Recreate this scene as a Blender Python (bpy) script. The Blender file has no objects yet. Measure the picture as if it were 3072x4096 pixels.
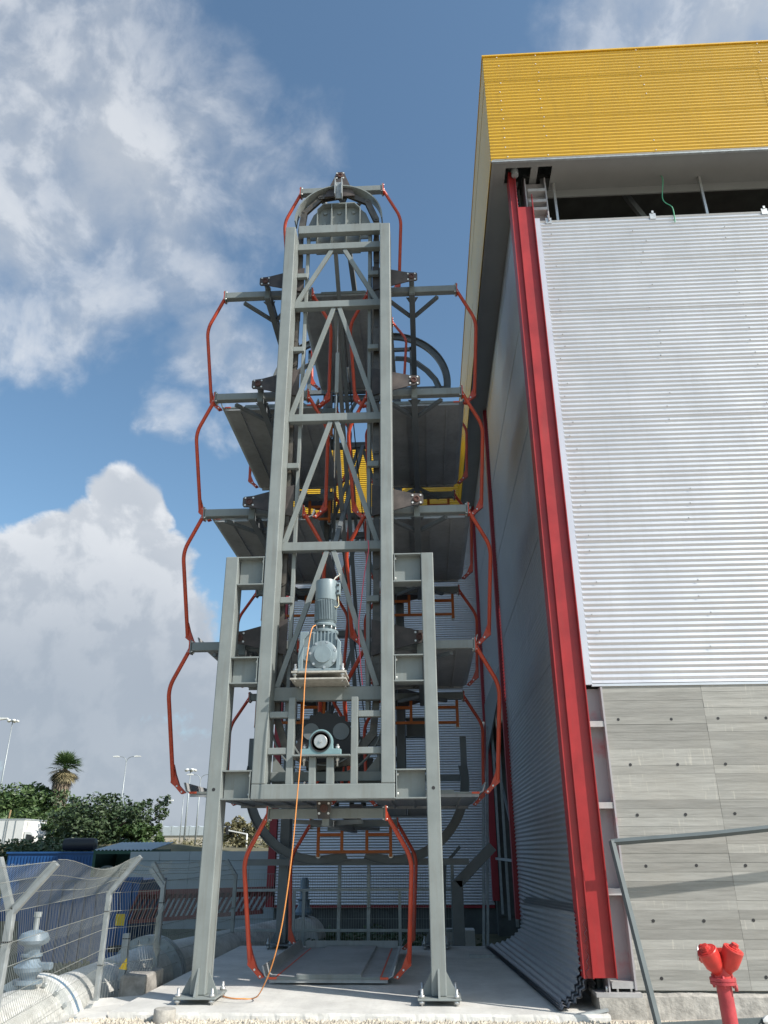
import bpy, bmesh, math, random
from mathutils import Vector, Matrix
R = math.radians
random.seed(7)
scene = bpy.context.scene
COL = scene.collection

# ------------------------------------------------------------------ camera
YAW, PITCH, ROLL, EYE = R(3.0), R(23.8), R(0.25), 1.55
f = Vector((-math.sin(YAW) * math.cos(PITCH), math.cos(YAW) * math.cos(PITCH), math.sin(PITCH)))
r = f.cross(Vector((0, 0, 1))).normalized()
u = r.cross(f)
r2 = r * math.cos(ROLL) - u * math.sin(ROLL)
u2 = r * math.sin(ROLL) + u * math.cos(ROLL)
cd = bpy.data.cameras.new('camera')
cam = bpy.data.objects.new('camera', cd)
COL.objects.link(cam)
cam.matrix_world = Matrix(((r2.x, u2.x, -f.x, 0), (r2.y, u2.y, -f.y, 0), (r2.z, u2.z, -f.z, EYE), (0, 0, 0, 1)))
cd.sensor_fit = 'VERTICAL'
cd.sensor_height = 24
cd.lens = 24 * 3070 / 4096
cd.clip_start = 0.05
cd.clip_end = 5000
scene.camera = cam

def pix_dir(x, y):
    """world direction seen at a point of the 1659 x 2212 picture (for laying out the clouds of this sky)"""
    k = 3072 / 1659
    return (f + r2 * ((x * k - 1536) / 3070) - u2 * ((y * k - 2048) / 3070)).normalized()

# ------------------------------------------------------------------ sky and sun
SUN_EL, SUN_AZ = R(39.5), R(28)            # azimuth: degrees in front (-Y) of +X
to_sun = Vector((math.cos(SUN_AZ) * math.cos(SUN_EL), -math.sin(SUN_AZ) * math.cos(SUN_EL), math.sin(SUN_EL)))
world = bpy.data.worlds.new('World')
scene.world = world
world.use_nodes = True
wt = world.node_tree
wt.nodes.clear()

def wn(kind, **kw):
    n = wt.nodes.new(kind)
    for k, v in kw.items():
        setattr(n, k, v)
    return n

def wmath(op, a, b=None, c=None, clamp=False):
    n = wn('ShaderNodeMath', operation=op, use_clamp=clamp)
    for i, v in enumerate((a, b, c)):
        if v is None:
            continue
        if isinstance(v, (int, float)):
            n.inputs[i].default_value = v
        else:
            wt.links.new(v, n.inputs[i])
    return n.outputs[0]

def wmap(v, a, b, c, d, smooth=False):
    n = wn('ShaderNodeMapRange')
    if smooth:
        n.interpolation_type = 'SMOOTHSTEP'
    wt.links.new(v, n.inputs[0])
    for i, q in enumerate((a, b, c, d)):
        if isinstance(q, (int, float)):
            n.inputs[i + 1].default_value = q
        else:
            wt.links.new(q, n.inputs[i + 1])
    return n.outputs[0]

sky = wn('ShaderNodeTexSky')
sky.sky_type = 'NISHITA'
sky.sun_disc = False
sky.sun_elevation = SUN_EL
sky.sun_rotation = math.atan2(to_sun.x, to_sun.y)
sky.air_density = 1.0
sky.dust_density = 1.6
sky.ozone_density = 1.1
tc = wn('ShaderNodeTexCoord')
DIR = tc.outputs['Generated']
warp = wn('ShaderNodeTexNoise')
warp.inputs['Scale'].default_value = 5.0
warp.inputs['Detail'].default_value = 3
wt.links.new(DIR, warp.inputs['Vector'])
wv = wn('ShaderNodeVectorMath', operation='MULTIPLY_ADD')
wt.links.new(warp.outputs['Color'], wv.inputs[0])
wv.inputs[1].default_value = (0.09, 0.09, 0.09)
wt.links.new(DIR, wv.inputs[2])

def cloud_noise(offset, scale, detail, rough):
    a = wn('ShaderNodeVectorMath', operation='ADD')
    wt.links.new(wv.outputs[0], a.inputs[0])
    a.inputs[1].default_value = offset
    n = wn('ShaderNodeTexNoise')
    n.inputs['Scale'].default_value = scale
    n.inputs['Detail'].default_value = detail
    n.inputs['Roughness'].default_value = rough
    wt.links.new(a.outputs[0], n.inputs['Vector'])
    return n.outputs['Fac']

nz = cloud_noise((3.1, 1.7, 0.4), 7.5, 8, 0.57)
nz_s = cloud_noise((3.1 + to_sun.x * .03, 1.7 + to_sun.y * .03, 0.4 + to_sun.z * .03), 7.5, 8, 0.57)
nz_b = cloud_noise((9.3, 2.2, 5.1), 2.2, 3, 0.5)
blobs = [(40, 80, 10, .82), (130, 330, 12, .82), (250, 430, 9, .78), (40, 470, 9, .85), (330, 40, 6, .6),
         (460, 400, 7, .58), (560, 370, 5, .5), (670, 300, 4, .42), (90, 560, 6, .7),
         (1400, 20, 7, .8), (1600, 60, 8, .9), (1250, 40, 5, .5), (440, 760, 3.4, .8), (550, 815, 4, .8), (430, 900, 4, .45),
         (290, 1112, 2.4, 1.1), (115, 1225, 3.0, 1.0), (200, 1215, 3.0, 1.05), (298, 1230, 3.2, 1.05), (90, 1320, 5, 1.0), (240, 1310, 5, 1.1),
         (120, 1480, 8, 1.0), (310, 1450, 5.4, 1.0), (390, 1360, 2.6, .6), (440, 1520, 4.5, .7), (150, 1680, 8, .9), (420, 1680, 8, .8), (700, 1700, 8, .6), (500, 1790, 9, .9), (850, 1800, 9, .8), (150, 1800, 9, .9)]
cov = None
for bx_, by_, br_, bw_ in blobs:
    d = wn('ShaderNodeVectorMath', operation='DOT_PRODUCT')
    wt.links.new(wv.outputs[0], d.inputs[0])
    nrm = wn('ShaderNodeVectorMath', operation='NORMALIZE')
    wt.links.new(wv.outputs[0], nrm.inputs[0])
    wt.links.new(nrm.outputs[0], d.inputs[0])
    # the domain warp has a mean offset of half its size; aim the blob at the same warped place
    tgt = (pix_dir(bx_, by_) + Vector((.045, .045, .045))).normalized()
    d.inputs[1].default_value = tgt
    v = wmap(d.outputs['Value'], math.cos(R(br_ * 1.35)), 1.0, 0.0, bw_)
    cov = v if cov is None else wmath('MAXIMUM', cov, v)
# elsewhere in the sky the same kind of broken cloud goes on
front = wn('ShaderNodeVectorMath', operation='DOT_PRODUCT')
wt.links.new(DIR, front.inputs[0])
front.inputs[1].default_value = f
outside = wmap(front.outputs['Value'], 0.45, 0.75, 1.0, 0.0, True)
gen = wmath('MULTIPLY', wmap(nz_b, 0.46, 0.66, 0.0, 0.6), outside)
cov = wmath('MAXIMUM', cov, gen)
sepd = wn('ShaderNodeSeparateXYZ')
wt.links.new(DIR, sepd.inputs[0])
ELV = sepd.outputs['Z']
dens_in = wmath('ADD', wmath('MULTIPLY', cov, 0.95), wmath('MULTIPLY', wmath('SUBTRACT', nz, 0.5), wmap(ELV, 0.35, 0.6, 2.0, 1.35)))
soft = wmap(ELV, 0.40, 0.58, 0.22, 0.75)
dens = wmap(dens_in, 0.26, wmath('ADD', soft, 0.26), 0.0, wmap(ELV, 0.45, 0.6, 0.97, 0.86), True)
lit = wmap(wmath('SUBTRACT', nz, nz_s), -0.05, 0.07, 0.0, 1.0, True)
thick = wmap(dens_in, 0.45, 1.3, 1.0, 0.62)
low = wmap(ELV, 0.16, 0.40, 0.22, 1.0, True)        # the base of the cumulus is seen in its own shade
bright = wmath('MULTIPLY', wmath('ADD', wmath('MULTIPLY', lit, 0.45), wmath('MULTIPLY', thick, 0.55)), low, clamp=True)
cr = wn('ShaderNodeMixRGB')
cr.inputs[1].default_value = (0.38, 0.445, 0.535, 1)
cr.inputs[2].default_value = (0.90, 0.93, 0.97, 1)
wt.links.new(bright, cr.inputs[0])
bg1 = wn('ShaderNodeBackground')
bg1.inputs['Strength'].default_value = 0.15
tint = wn('ShaderNodeMixRGB', blend_type='MULTIPLY')
tint.inputs[0].default_value = 1.0
tint.inputs[2].default_value = (0.86, 1.02, 1.02, 1)
wt.links.new(sky.outputs[0], tint.inputs[1])
wt.links.new(tint.outputs[0], bg1.inputs['Color'])
bg2 = wn('ShaderNodeBackground')
bg2.inputs['Strength'].default_value = 0.80
wt.links.new(cr.outputs[0], bg2.inputs['Color'])
mx = wn('ShaderNodeMixShader')
wt.links.new(dens, mx.inputs[0])
wt.links.new(bg1.outputs[0], mx.inputs[1])
wt.links.new(bg2.outputs[0], mx.inputs[2])
wo = wn('ShaderNodeOutputWorld')
wt.links.new(mx.outputs[0], wo.inputs['Surface'])

sd = bpy.data.lights.new('sun', 'SUN')
sd.energy = 5.0
sd.angle = R(0.55)
sd.color = (1.0, 0.95, 0.87)
so = bpy.data.objects.new('sun', sd)
COL.objects.link(so)
so.rotation_euler = to_sun.to_track_quat('Z', 'Y').to_euler()
so.location = (20, -10, 30)
vs = scene.view_settings
vs.view_transform = 'Standard'
vs.look = 'None'
vs.gamma = 1
vs.exposure = 0.22
vs.use_curve_mapping = False

# ------------------------------------------------------------------ materials
MATS = {}

def mat(name, col, rough=0.5, metal=0.0, var=0.0, vscale=3.0, bump=0.0, bscale=40.0, col2=None, stretch=None, spec=0.5, coat=0.0, thr=None, wear=None, dent=0.0):
    if name in MATS:
        return MATS[name]
    m = bpy.data.materials.new(name)
    m.use_nodes = True
    nt = m.node_tree
    b = nt.nodes['Principled BSDF']
    b.inputs['Base Color'].default_value = (*col, 1)
    b.inputs['Roughness'].default_value = rough
    b.inputs['Metallic'].default_value = metal
    b.inputs['Specular IOR Level'].default_value = spec
    if coat:
        b.inputs['Coat Weight'].default_value = coat
        b.inputs['Coat Roughness'].default_value = 0.2
    g = nt.nodes.new('ShaderNodeNewGeometry')
    vec = g.outputs['Position']
    if stretch:
        mp = nt.nodes.new('ShaderNodeMapping')
        mp.inputs['Scale'].default_value = stretch
        nt.links.new(vec, mp.inputs['Vector'])
        vec = mp.outputs[0]
    if var or col2:
        n = nt.nodes.new('ShaderNodeTexNoise')
        n.inputs['Scale'].default_value = vscale
        n.inputs['Detail'].default_value = 6
        n.inputs['Roughness'].default_value = 0.6
        nt.links.new(vec, n.inputs['Vector'])
        rp = nt.nodes.new('ShaderNodeValToRGB')
        lo, hi = thr or (0.35, 0.65)
        rp.color_ramp.elements[0].position = lo
        rp.color_ramp.elements[1].position = hi
        c2 = col2 or tuple(min(1, c * (1 + var)) for c in col)
        c1 = col if col2 else tuple(c * (1 - var) for c in col)
        rp.color_ramp.elements[0].color = (*c1, 1)
        rp.color_ramp.elements[1].color = (*c2, 1)
        nt.links.new(n.outputs['Fac'], rp.inputs[0])
        nt.links.new(rp.outputs[0], b.inputs['Base Color'])
        rr = nt.nodes.new('ShaderNodeMapRange')
        rr.inputs[3].default_value = max(0.05, rough - 0.08)
        rr.inputs[4].default_value = min(1, rough + 0.08)
        nt.links.new(n.outputs['Fac'], rr.inputs[0])
        nt.links.new(rr.outputs[0], b.inputs['Roughness'])
    if bump:
        n2 = nt.nodes.new('ShaderNodeTexNoise')
        n2.inputs['Scale'].default_value = bscale
        n2.inputs['Detail'].default_value = 5
        nt.links.new(vec, n2.inputs['Vector'])
        bp = nt.nodes.new('ShaderNodeBump')
        bp.inputs['Strength'].default_value = bump
        bp.inputs['Distance'].default_value = 0.02
        nt.links.new(n2.outputs['Fac'], bp.inputs['Height'])
        nt.links.new(bp.outputs[0], b.inputs['Normal'])
    if wear:
        # wear = (colour, amount, spots): vertical dirt runs and small chipped or rusty spots
        wc, amt, spots = wear
        src = b.inputs['Base Color'].links[0].from_socket if b.inputs['Base Color'].links else None
        mp_ = nt.nodes.new('ShaderNodeMapping')
        mp_.inputs['Scale'].default_value = (7, 7, .55)
        nt.links.new(g.outputs['Position'], mp_.inputs['Vector'])
        ns_ = nt.nodes.new('ShaderNodeTexNoise')
        ns_.inputs['Scale'].default_value = 1.6
        ns_.inputs['Detail'].default_value = 6
        ns_.inputs['Roughness'].default_value = .65
        nt.links.new(mp_.outputs[0], ns_.inputs['Vector'])
        r1 = nt.nodes.new('ShaderNodeMapRange')
        r1.inputs[1].default_value = .50
        r1.inputs[2].default_value = .78
        r1.inputs[4].default_value = amt
        nt.links.new(ns_.outputs['Fac'], r1.inputs[0])
        np_ = nt.nodes.new('ShaderNodeTexNoise')
        np_.inputs['Scale'].default_value = 6.5
        np_.inputs['Detail'].default_value = 8
        np_.inputs['Roughness'].default_value = .7
        nt.links.new(g.outputs['Position'], np_.inputs['Vector'])
        r3 = nt.nodes.new('ShaderNodeMapRange')
        r3.inputs[1].default_value = .70
        r3.inputs[2].default_value = .76
        r3.inputs[4].default_value = spots
        nt.links.new(np_.outputs['Fac'], r3.inputs[0])
        mxw = nt.nodes.new('ShaderNodeMath')
        mxw.operation = 'MAXIMUM'
        nt.links.new(r1.outputs[0], mxw.inputs[0])
        nt.links.new(r3.outputs[0], mxw.inputs[1])
        mw = nt.nodes.new('ShaderNodeMixRGB')
        nt.links.new(mxw.outputs[0], mw.inputs[0])
        if src:
            nt.links.new(src, mw.inputs[1])
        else:
            mw.inputs[1].default_value = (*col, 1)
        mw.inputs[2].default_value = (*wc, 1)
        nt.links.new(mw.outputs[0], b.inputs['Base Color'])
    if dent:
        nd = nt.nodes.new('ShaderNodeTexNoise')
        nd.inputs['Scale'].default_value = 1.3
        nd.inputs['Detail'].default_value = 2
        nt.links.new(g.outputs['Position'], nd.inputs['Vector'])
        bd = nt.nodes.new('ShaderNodeBump')
        bd.inputs['Strength'].default_value = dent
        bd.inputs['Distance'].default_value = .12
        nt.links.new(nd.outputs['Fac'], bd.inputs['Height'])
        nt.links.new(bd.outputs[0], b.inputs['Normal'])
    MATS[name] = m
    return m

grey = mat('grey_green_paint', (0.218, 0.240, 0.236), 0.44, var=0.10, vscale=2.2, bump=0.05, bscale=12, wear=((0.15, 0.13, 0.105), .42, .75))
grey_in = mat('grey_carrier_paint', (0.21, 0.235, 0.232), 0.5, var=0.1, vscale=2.5, wear=((0.13, 0.11, 0.09), .4, .6))
pallet_m = mat('pallet_steel_paint', (0.34, 0.35, 0.355), 0.5, var=0.16, vscale=1.7, bump=0.05, bscale=9, wear=((0.14, 0.12, 0.10), .4, .5))
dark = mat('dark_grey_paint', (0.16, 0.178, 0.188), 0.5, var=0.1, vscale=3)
ear_m = mat('brown_black_plate', (0.055, 0.045, 0.043), 0.55, col2=(0.13, 0.105, 0.095), vscale=5, thr=(.42, .8))
chain_m = mat('oily_chain_steel', (0.075, 0.068, 0.06), 0.38, 0.3, col2=(0.17, 0.15, 0.125), vscale=6, thr=(.4, .75))
black = mat('black_steel', (0.025, 0.024, 0.026), 0.5)
orange = mat('orange_pipe_paint', (0.55, 0.068, 0.030), 0.40, var=0.12, vscale=4, wear=((0.20, 0.06, 0.04), .35, .4))
orange2 = mat('orange_guide_paint', (0.52, 0.13, 0.022), 0.5, var=0.12, vscale=5)
steel = mat('galvanised_bolt', (0.55, 0.55, 0.54), 0.35, 0.7, var=0.1, vscale=20)
galv = mat('galvanised_steel', (0.34, 0.365, 0.375), 0.45, 0.35, var=0.14, vscale=9)
wire_m = mat('galvanised_wire', (0.30, 0.31, 0.29), 0.5, 0.25, var=0.1, vscale=6)
motor_m = mat('blue_grey_motor_enamel', (0.215, 0.27, 0.295), 0.36, var=0.08, vscale=6, bump=0.04, wear=((0.11, 0.10, 0.09), .45, .5))
bear_m = mat('bearing_blue_enamel', (0.19, 0.30, 0.32), 0.4, var=0.08, vscale=8)
plate_m = mat('raw_plate', (0.42, 0.40, 0.36), 0.6, var=0.2, vscale=14)
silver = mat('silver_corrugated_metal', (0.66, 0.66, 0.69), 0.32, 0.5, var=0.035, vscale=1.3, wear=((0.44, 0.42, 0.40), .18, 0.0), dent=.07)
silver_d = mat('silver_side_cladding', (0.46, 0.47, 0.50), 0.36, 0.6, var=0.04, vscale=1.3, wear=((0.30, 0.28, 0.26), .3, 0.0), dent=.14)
yellow = mat('yellow_corrugated_metal', (0.72, 0.42, 0.012), 0.38, var=0.04, vscale=1.0, coat=0.8, wear=((0.46, 0.27, 0.03), .3, 0.0), dent=.08)
soffit_m = mat('soffit_panel', (0.24, 0.245, 0.245), 0.6, var=0.06, vscale=1.4)
red = mat('red_steel_paint', (0.33, 0.020, 0.022), 0.44, var=0.14, vscale=2.5, wear=((0.22, 0.05, 0.045), .4, .35))
red_dk = mat('dark_red_steel_paint', (0.30, 0.02, 0.03), 0.5, var=0.1, vscale=3)
primer = mat('grey_primer_overspray', (0.36, 0.345, 0.36), 0.6, col2=(0.42, 0.16, 0.17), vscale=2.3, thr=(.58, .78))
primer_p = mat('grey_primer', (0.40, 0.39, 0.39), 0.6, var=0.15, vscale=4)
conc = mat('slab_concrete', (0.58, 0.565, 0.535), 0.85, var=0.12, vscale=1.6, bump=0.12, bscale=35, wear=((0.33, 0.30, 0.26), .35, .45))
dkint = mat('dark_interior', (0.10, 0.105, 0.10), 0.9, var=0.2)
rubber = mat('black_rubber', (0.02, 0.02, 0.02), 0.7)
white = mat('white_paint', (0.74, 0.74, 0.72), 0.45, var=0.05, vscale=2)
pipe_white = mat('white_pipe_coat', (0.56, 0.55, 0.52), 0.6, var=0.16, vscale=3.5, bump=0.08, wear=((0.28, 0.25, 0.21), .6, .5))
valve_m = mat('valve_blue_grey', (0.17, 0.225, 0.28), 0.45, var=0.15, vscale=7)
blue = mat('blue_container_paint', (0.018, 0.085, 0.25), 0.5, var=0.15, vscale=2)
green_shed = mat('green_shed_paint', (0.02, 0.075, 0.05), 0.6, var=0.2)
bolt_white = mat('white_zinc_bolt', (0.75, 0.75, 0.73), 0.4, 0.2)
hyd_red = mat('hydrant_red_paint', (0.55, 0.035, 0.028), 0.42, var=0.12, vscale=12, bump=0.12, bscale=60, wear=((0.28, 0.06, 0.05), .5, .6))
hyd_pipe = mat('hydrant_pipe_paint', (0.42, 0.045, 0.055), 0.55, var=0.16, vscale=9, bump=0.1, wear=((0.25, 0.10, 0.08), .5, .7))
cable_o = mat('orange_cable', (0.70, 0.27, 0.07), 0.5)
pink = mat('pink_cord', (0.75, 0.10, 0.16), 0.6)
green_w = mat('green_wire', (0.10, 0.42, 0.24), 0.5)
ywarn = mat('yellow_sign', (0.80, 0.52, 0.02), 0.5)
tape = mat('orange_red_tape', (0.72, 0.10, 0.04), 0.5)
earth = mat('dry_earth_rock', (0.30, 0.22, 0.15), 0.95, var=0.3, vscale=1.2, bump=0.5, bscale=3)
wood = mat('weathered_wood', (0.24, 0.16, 0.08), 0.8, var=0.2)
bark = mat('bark', (0.13, 0.10, 0.075), 0.9, var=0.3, vscale=8)
palm_bark = mat('palm_skirt_bark', (0.22, 0.17, 0.125), 0.9, var=0.35, vscale=5, stretch=(3, 3, .4))
glass_dk = mat('dark_glass', (0.03, 0.035, 0.04), 0.1)
hoard_m = mat('pale_blue_hoarding', (0.40, 0.44, 0.46), 0.5, var=0.06, vscale=1.0)


def leaf_mat(name, c1, c2):
    m = mat(name, c1, 0.55, col2=c2, vscale=1.1, thr=(.35, .7))
    b = m.node_tree.nodes['Principled BSDF']
    b.inputs['Subsurface Weight'].default_value = 0.0
    return m


leafA = leaf_mat('broadleaf_green', (0.035, 0.075, 0.022), (0.09, 0.14, 0.04))
leafB = leaf_mat('dark_evergreen', (0.03, 0.058, 0.026), (0.075, 0.11, 0.045))
palm_g = leaf_mat('palm_frond_green', (0.05, 0.10, 0.035), (0.11, 0.16, 0.05))
palm_d = leaf_mat('dry_palm_frond', (0.19, 0.16, 0.085), (0.28, 0.23, 0.13))
scrub_m = leaf_mat('dry_scrub', (0.12, 0.115, 0.055), (0.23, 0.20, 0.11))
weed_m = leaf_mat('weed_green', (0.03, 0.06, 0.02), (0.08, 0.12, 0.04))

# board-marked concrete: one material, each board tinted by its own object random
bm_ = bpy.data.materials.new('board_marked_concrete')
bm_.use_nodes = True
nt = bm_.node_tree
pb = nt.nodes['Principled BSDF']
pb.inputs['Roughness'].default_value = 0.85
geo = nt.nodes.new('ShaderNodeNewGeometry')
oi = nt.nodes.new('ShaderNodeObjectInfo')
mp = nt.nodes.new('ShaderNodeMapping')
mp.inputs['Scale'].default_value = (1.2, 1.0, 14.0)
nt.links.new(geo.outputs['Position'], mp.inputs['Vector'])
n1 = nt.nodes.new('ShaderNodeTexNoise')
n1.inputs['Scale'].default_value = 2.2
n1.inputs['Detail'].default_value = 7
n1.inputs['Roughness'].default_value = .65
nt.links.new(mp.outputs[0], n1.inputs['Vector'])
mp2 = nt.nodes.new('ShaderNodeMapping')
mp2.inputs['Scale'].default_value = (16.0, 1.0, 1.5)
nt.links.new(geo.outputs['Position'], mp2.inputs['Vector'])
n2 = nt.nodes.new('ShaderNodeTexNoise')
n2.inputs['Scale'].default_value = 2.0
n2.inputs['Detail'].default_value = 5
nt.links.new(mp2.outputs[0], n2.inputs['Vector'])
ra = nt.nodes.new('ShaderNodeValToRGB')
ra.color_ramp.elements[0].position = .25
ra.color_ramp.elements[0].color = (0.25, 0.245, 0.225, 1)
ra.color_ramp.elements[1].position = .75
ra.color_ramp.elements[1].color = (0.38, 0.37, 0.345, 1)
nt.links.new(n1.outputs['Fac'], ra.inputs[0])
dr = nt.nodes.new('ShaderNodeValToRGB')           # pale lime drips on some boards
dr.color_ramp.elements[0].position = .60
dr.color_ramp.elements[0].color = (0, 0, 0, 1)
dr.color_ramp.elements[1].position = .72
dr.color_ramp.elements[1].color = (1, 1, 1, 1)
nt.links.new(n2.outputs['Fac'], dr.inputs[0])
th = nt.nodes.new('ShaderNodeMath')
th.operation = 'GREATER_THAN'
th.inputs[1].default_value = 0.62
nt.links.new(oi.outputs['Random'], th.inputs[0])
ml = nt.nodes.new('ShaderNodeMath')
ml.operation = 'MULTIPLY'
nt.links.new(dr.outputs[0], ml.inputs[0])
nt.links.new(th.outputs[0], ml.inputs[1])
ml2 = nt.nodes.new('ShaderNodeMath')
ml2.operation = 'MULTIPLY'
ml2.inputs[1].default_value = .55
nt.links.new(ml.outputs[0], ml2.inputs[0])
mixd = nt.nodes.new('ShaderNodeMixRGB')
mixd.inputs[2].default_value = (0.50, 0.47, 0.41, 1)
nt.links.new(ml2.outputs[0], mixd.inputs[0])
nt.links.new(ra.outputs[0], mixd.inputs[1])
hs = nt.nodes.new('ShaderNodeHueSaturation')
vr = nt.nodes.new('ShaderNodeMapRange')
vr.inputs[3].default_value = .80
vr.inputs[4].default_value = 1.16
nt.links.new(oi.outputs['Random'], vr.inputs[0])
nt.links.new(vr.outputs[0], hs.inputs['Value'])
n3 = nt.nodes.new('ShaderNodeTexNoise')
n3.inputs['Scale'].default_value = 1.1
n3.inputs['Detail'].default_value = 6
n3.inputs['Roughness'].default_value = .7
nt.links.new(geo.outputs['Position'], n3.inputs['Vector'])
mr3 = nt.nodes.new('ShaderNodeMapRange')
mr3.inputs[1].default_value = .48
mr3.inputs[2].default_value = .72
mr3.inputs[4].default_value = .32
nt.links.new(n3.outputs['Fac'], mr3.inputs[0])
mix3 = nt.nodes.new('ShaderNodeMixRGB')
mix3.inputs[2].default_value = (0.30, 0.275, 0.235, 1)
nt.links.new(mr3.outputs[0], mix3.inputs[0])
nt.links.new(mixd.outputs[0], mix3.inputs[1])
nt.links.new(mix3.outputs[0], hs.inputs['Color'])
nt.links.new(hs.outputs[0], pb.inputs['Base Color'])
bpn = nt.nodes.new('ShaderNodeBump')
bpn.inputs['Strength'].default_value = .45
bpn.inputs['Distance'].default_value = .01
nt.links.new(n1.outputs['Fac'], bpn.inputs['Height'])
nt.links.new(bpn.outputs[0], pb.inputs['Normal'])
MATS['board'] = bm_

# gravel / ground
gravel = mat('pale_gravel_ground', (0.36, 0.31, 0.25), 0.95, col2=(0.55, 0.50, 0.43), vscale=28, bump=0.7, bscale=45)
soil = mat('embankment_soil', (0.075, 0.075, 0.04), 0.95, col2=(0.17, 0.145, 0.085), vscale=.6, bump=0.4, bscale=4)

# ------------------------------------------------------------------ mesh helpers
class MB:
    def __init__(s):
        s.v = []; s.f = []; s.smooth = set()

    def _add(s, vs, fs, smooth=False):
        o = len(s.v)
        s.v += [tuple(p) for p in vs]
        for q in fs:
            if smooth:
                s.smooth.add(len(s.f))
            s.f.append(tuple(i + o for i in q))
        return s

    def box(s, x0, x1, y0, y1, z0, z1):
        vs = [(x, y, z) for x in (x0, x1) for y in (y0, y1) for z in (z0, z1)]
        return s._add(vs, [(0, 1, 3, 2), (4, 6, 7, 5), (0, 4, 5, 1), (2, 3, 7, 6), (0, 2, 6, 4), (1, 5, 7, 3)])

    def bar(s, p, q, w, h, up=(0, 0, 1)):
        """box section from p to q; w along side vector, h along 'up' side"""
        p = Vector(p); q = Vector(q)
        d = (q - p).normalized()
        upv = Vector(up)
        sd_ = d.cross(upv)
        if sd_.length < 1e-4:
            sd_ = d.cross(Vector((0, 1, 0)))
        sd_.normalize()
        un = sd_.cross(d)
        vs = []
        for c in (p, q):
            for a, b in ((-1, -1), (1, -1), (1, 1), (-1, 1)):
                vs.append(c + sd_ * (a * w / 2) + un * (b * h / 2))
        return s._add(vs, [(0, 3, 2, 1), (4, 5, 6, 7), (0, 1, 5, 4), (1, 2, 6, 5), (2, 3, 7, 6), (3, 0, 4, 7)])

    def tube(s, pts, rad, n=10, cap=True):
        pts = [Vector(p) for p in pts]
        rads = rad if isinstance(rad, (list, tuple)) else [rad] * len(pts)
        rings = []
        d0 = (pts[1] - pts[0]).normalized()
        ref = Vector((0, 0, 1)) if abs(d0.z) < .9 else Vector((1, 0, 0))
        for i, p in enumerate(pts):
            if i == 0:
                d = d0
            elif i == len(pts) - 1:
                d = (pts[i] - pts[i - 1]).normalized()
            else:
                d = ((pts[i] - pts[i - 1]).normalized() + (pts[i + 1] - pts[i]).normalized()).normalized()
            a = d.cross(ref).normalized()
            b = a.cross(d)
            ref = -a.cross(d) if False else b
            ref = b
            rings.append([p + (a * math.cos(t) + b * math.sin(t)) * rads[i] for t in [2 * math.pi * k / n for k in range(n)]])
        vs = [v for rg in rings for v in rg]
        fs = []
        for i in range(len(pts) - 1):
            for k in range(n):
                fs.append((i * n + k, i * n + (k + 1) % n, (i + 1) * n + (k + 1) % n, (i + 1) * n + k))
        s._add(vs, fs, n > 5)
        if cap:
            o = len(s.v) - len(vs)
            s.f.append(tuple(o + k for k in range(n)))
            s.f.append(tuple(o + (len(pts) - 1) * n + (n - 1 - k) for k in range(n)))
        return s

    def cyl(s, p, q, rad, n=14):
        return s.tube([p, q], rad, n)

    def prism(s, poly, a, b, axis='y'):
        """extrude 2D polygon; axis y: poly in (x,z), from y=a to y=b; axis z: poly in (x,y); axis x: poly in (y,z)"""
        def P(c, t):
            if axis == 'y':
                return (c[0], t, c[1])
            if axis == 'z':
                return (c[0], c[1], t)
            return (t, c[0], c[1])
        n = len(poly)
        vs = [P(c, a) for c in poly] + [P(c, b) for c in poly]
        fs = [tuple(range(n)), tuple(n + i for i in reversed(range(n)))]
        fs += [(i, i + n, (i + 1) % n + n, (i + 1) % n) for i in range(n)]
        return s._add(vs, fs)

    def lathe(s, prof, c=(0, 0, 0), axis=(0, 0, 1), n=20):
        """prof: list of (radius, t along axis)"""
        ax = Vector(axis).normalized()
        a = ax.cross(Vector((0, 0, 1)) if abs(ax.z) < .9 else Vector((1, 0, 0))).normalized()
        b = ax.cross(a)
        c = Vector(c)
        vs = []
        for rr_, t in prof:
            for k in range(n):
                th_ = 2 * math.pi * k / n
                vs.append(c + ax * t + (a * math.cos(th_) + b * math.sin(th_)) * rr_)
        fs = []
        for i in range(len(prof) - 1):
            for k in range(n):
                fs.append((i * n + k, i * n + (k + 1) % n, (i + 1) * n + (k + 1) % n, (i + 1) * n + k))
        o = len(s.v)
        s._add(vs, fs, True)
        s.f.append(tuple(o + k for k in range(n)))
        s.f.append(tuple(o + (len(prof) - 1) * n + k for k in range(n)))
        return s

    def mesh(s, name):
        me = bpy.data.meshes.new(name)
        me.from_pydata(s.v, [], s.f)
        bm = bmesh.new()
        bm.from_mesh(me)
        bmesh.ops.recalc_face_normals(bm, faces=bm.faces)
        if s.smooth:
            for e in bm.edges:
                if len(e.link_faces) == 2 and e.calc_face_angle(0) > .55:
                    e.smooth = False
        bm.to_mesh(me)
        bm.free()
        if s.smooth:
            for i, p in enumerate(me.polygons):
                p.use_smooth = i in s.smooth
        return me

    def build(s, name, m, parent=None, bevel=0.0, local=False):
        """verts are given in world space and made relative to the thing they belong to"""
        if parent is not None and not local:
            o = root_loc(parent)
            s.v = [(x - o[0], y - o[1], z - o[2]) for x, y, z in s.v]
        me = s.mesh(name)
        me.materials.append(m)
        ob = bpy.data.objects.new(name, me)
        COL.objects.link(ob)
        ob.parent = parent
        if bevel:
            md = ob.modifiers.new('bevel', 'BEVEL')
            md.width = bevel
            md.segments = 2
            md.limit_method = 'ANGLE'
        return ob


def root_loc(o):
    while o.parent:
        o = o.parent
    return o.location


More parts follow.
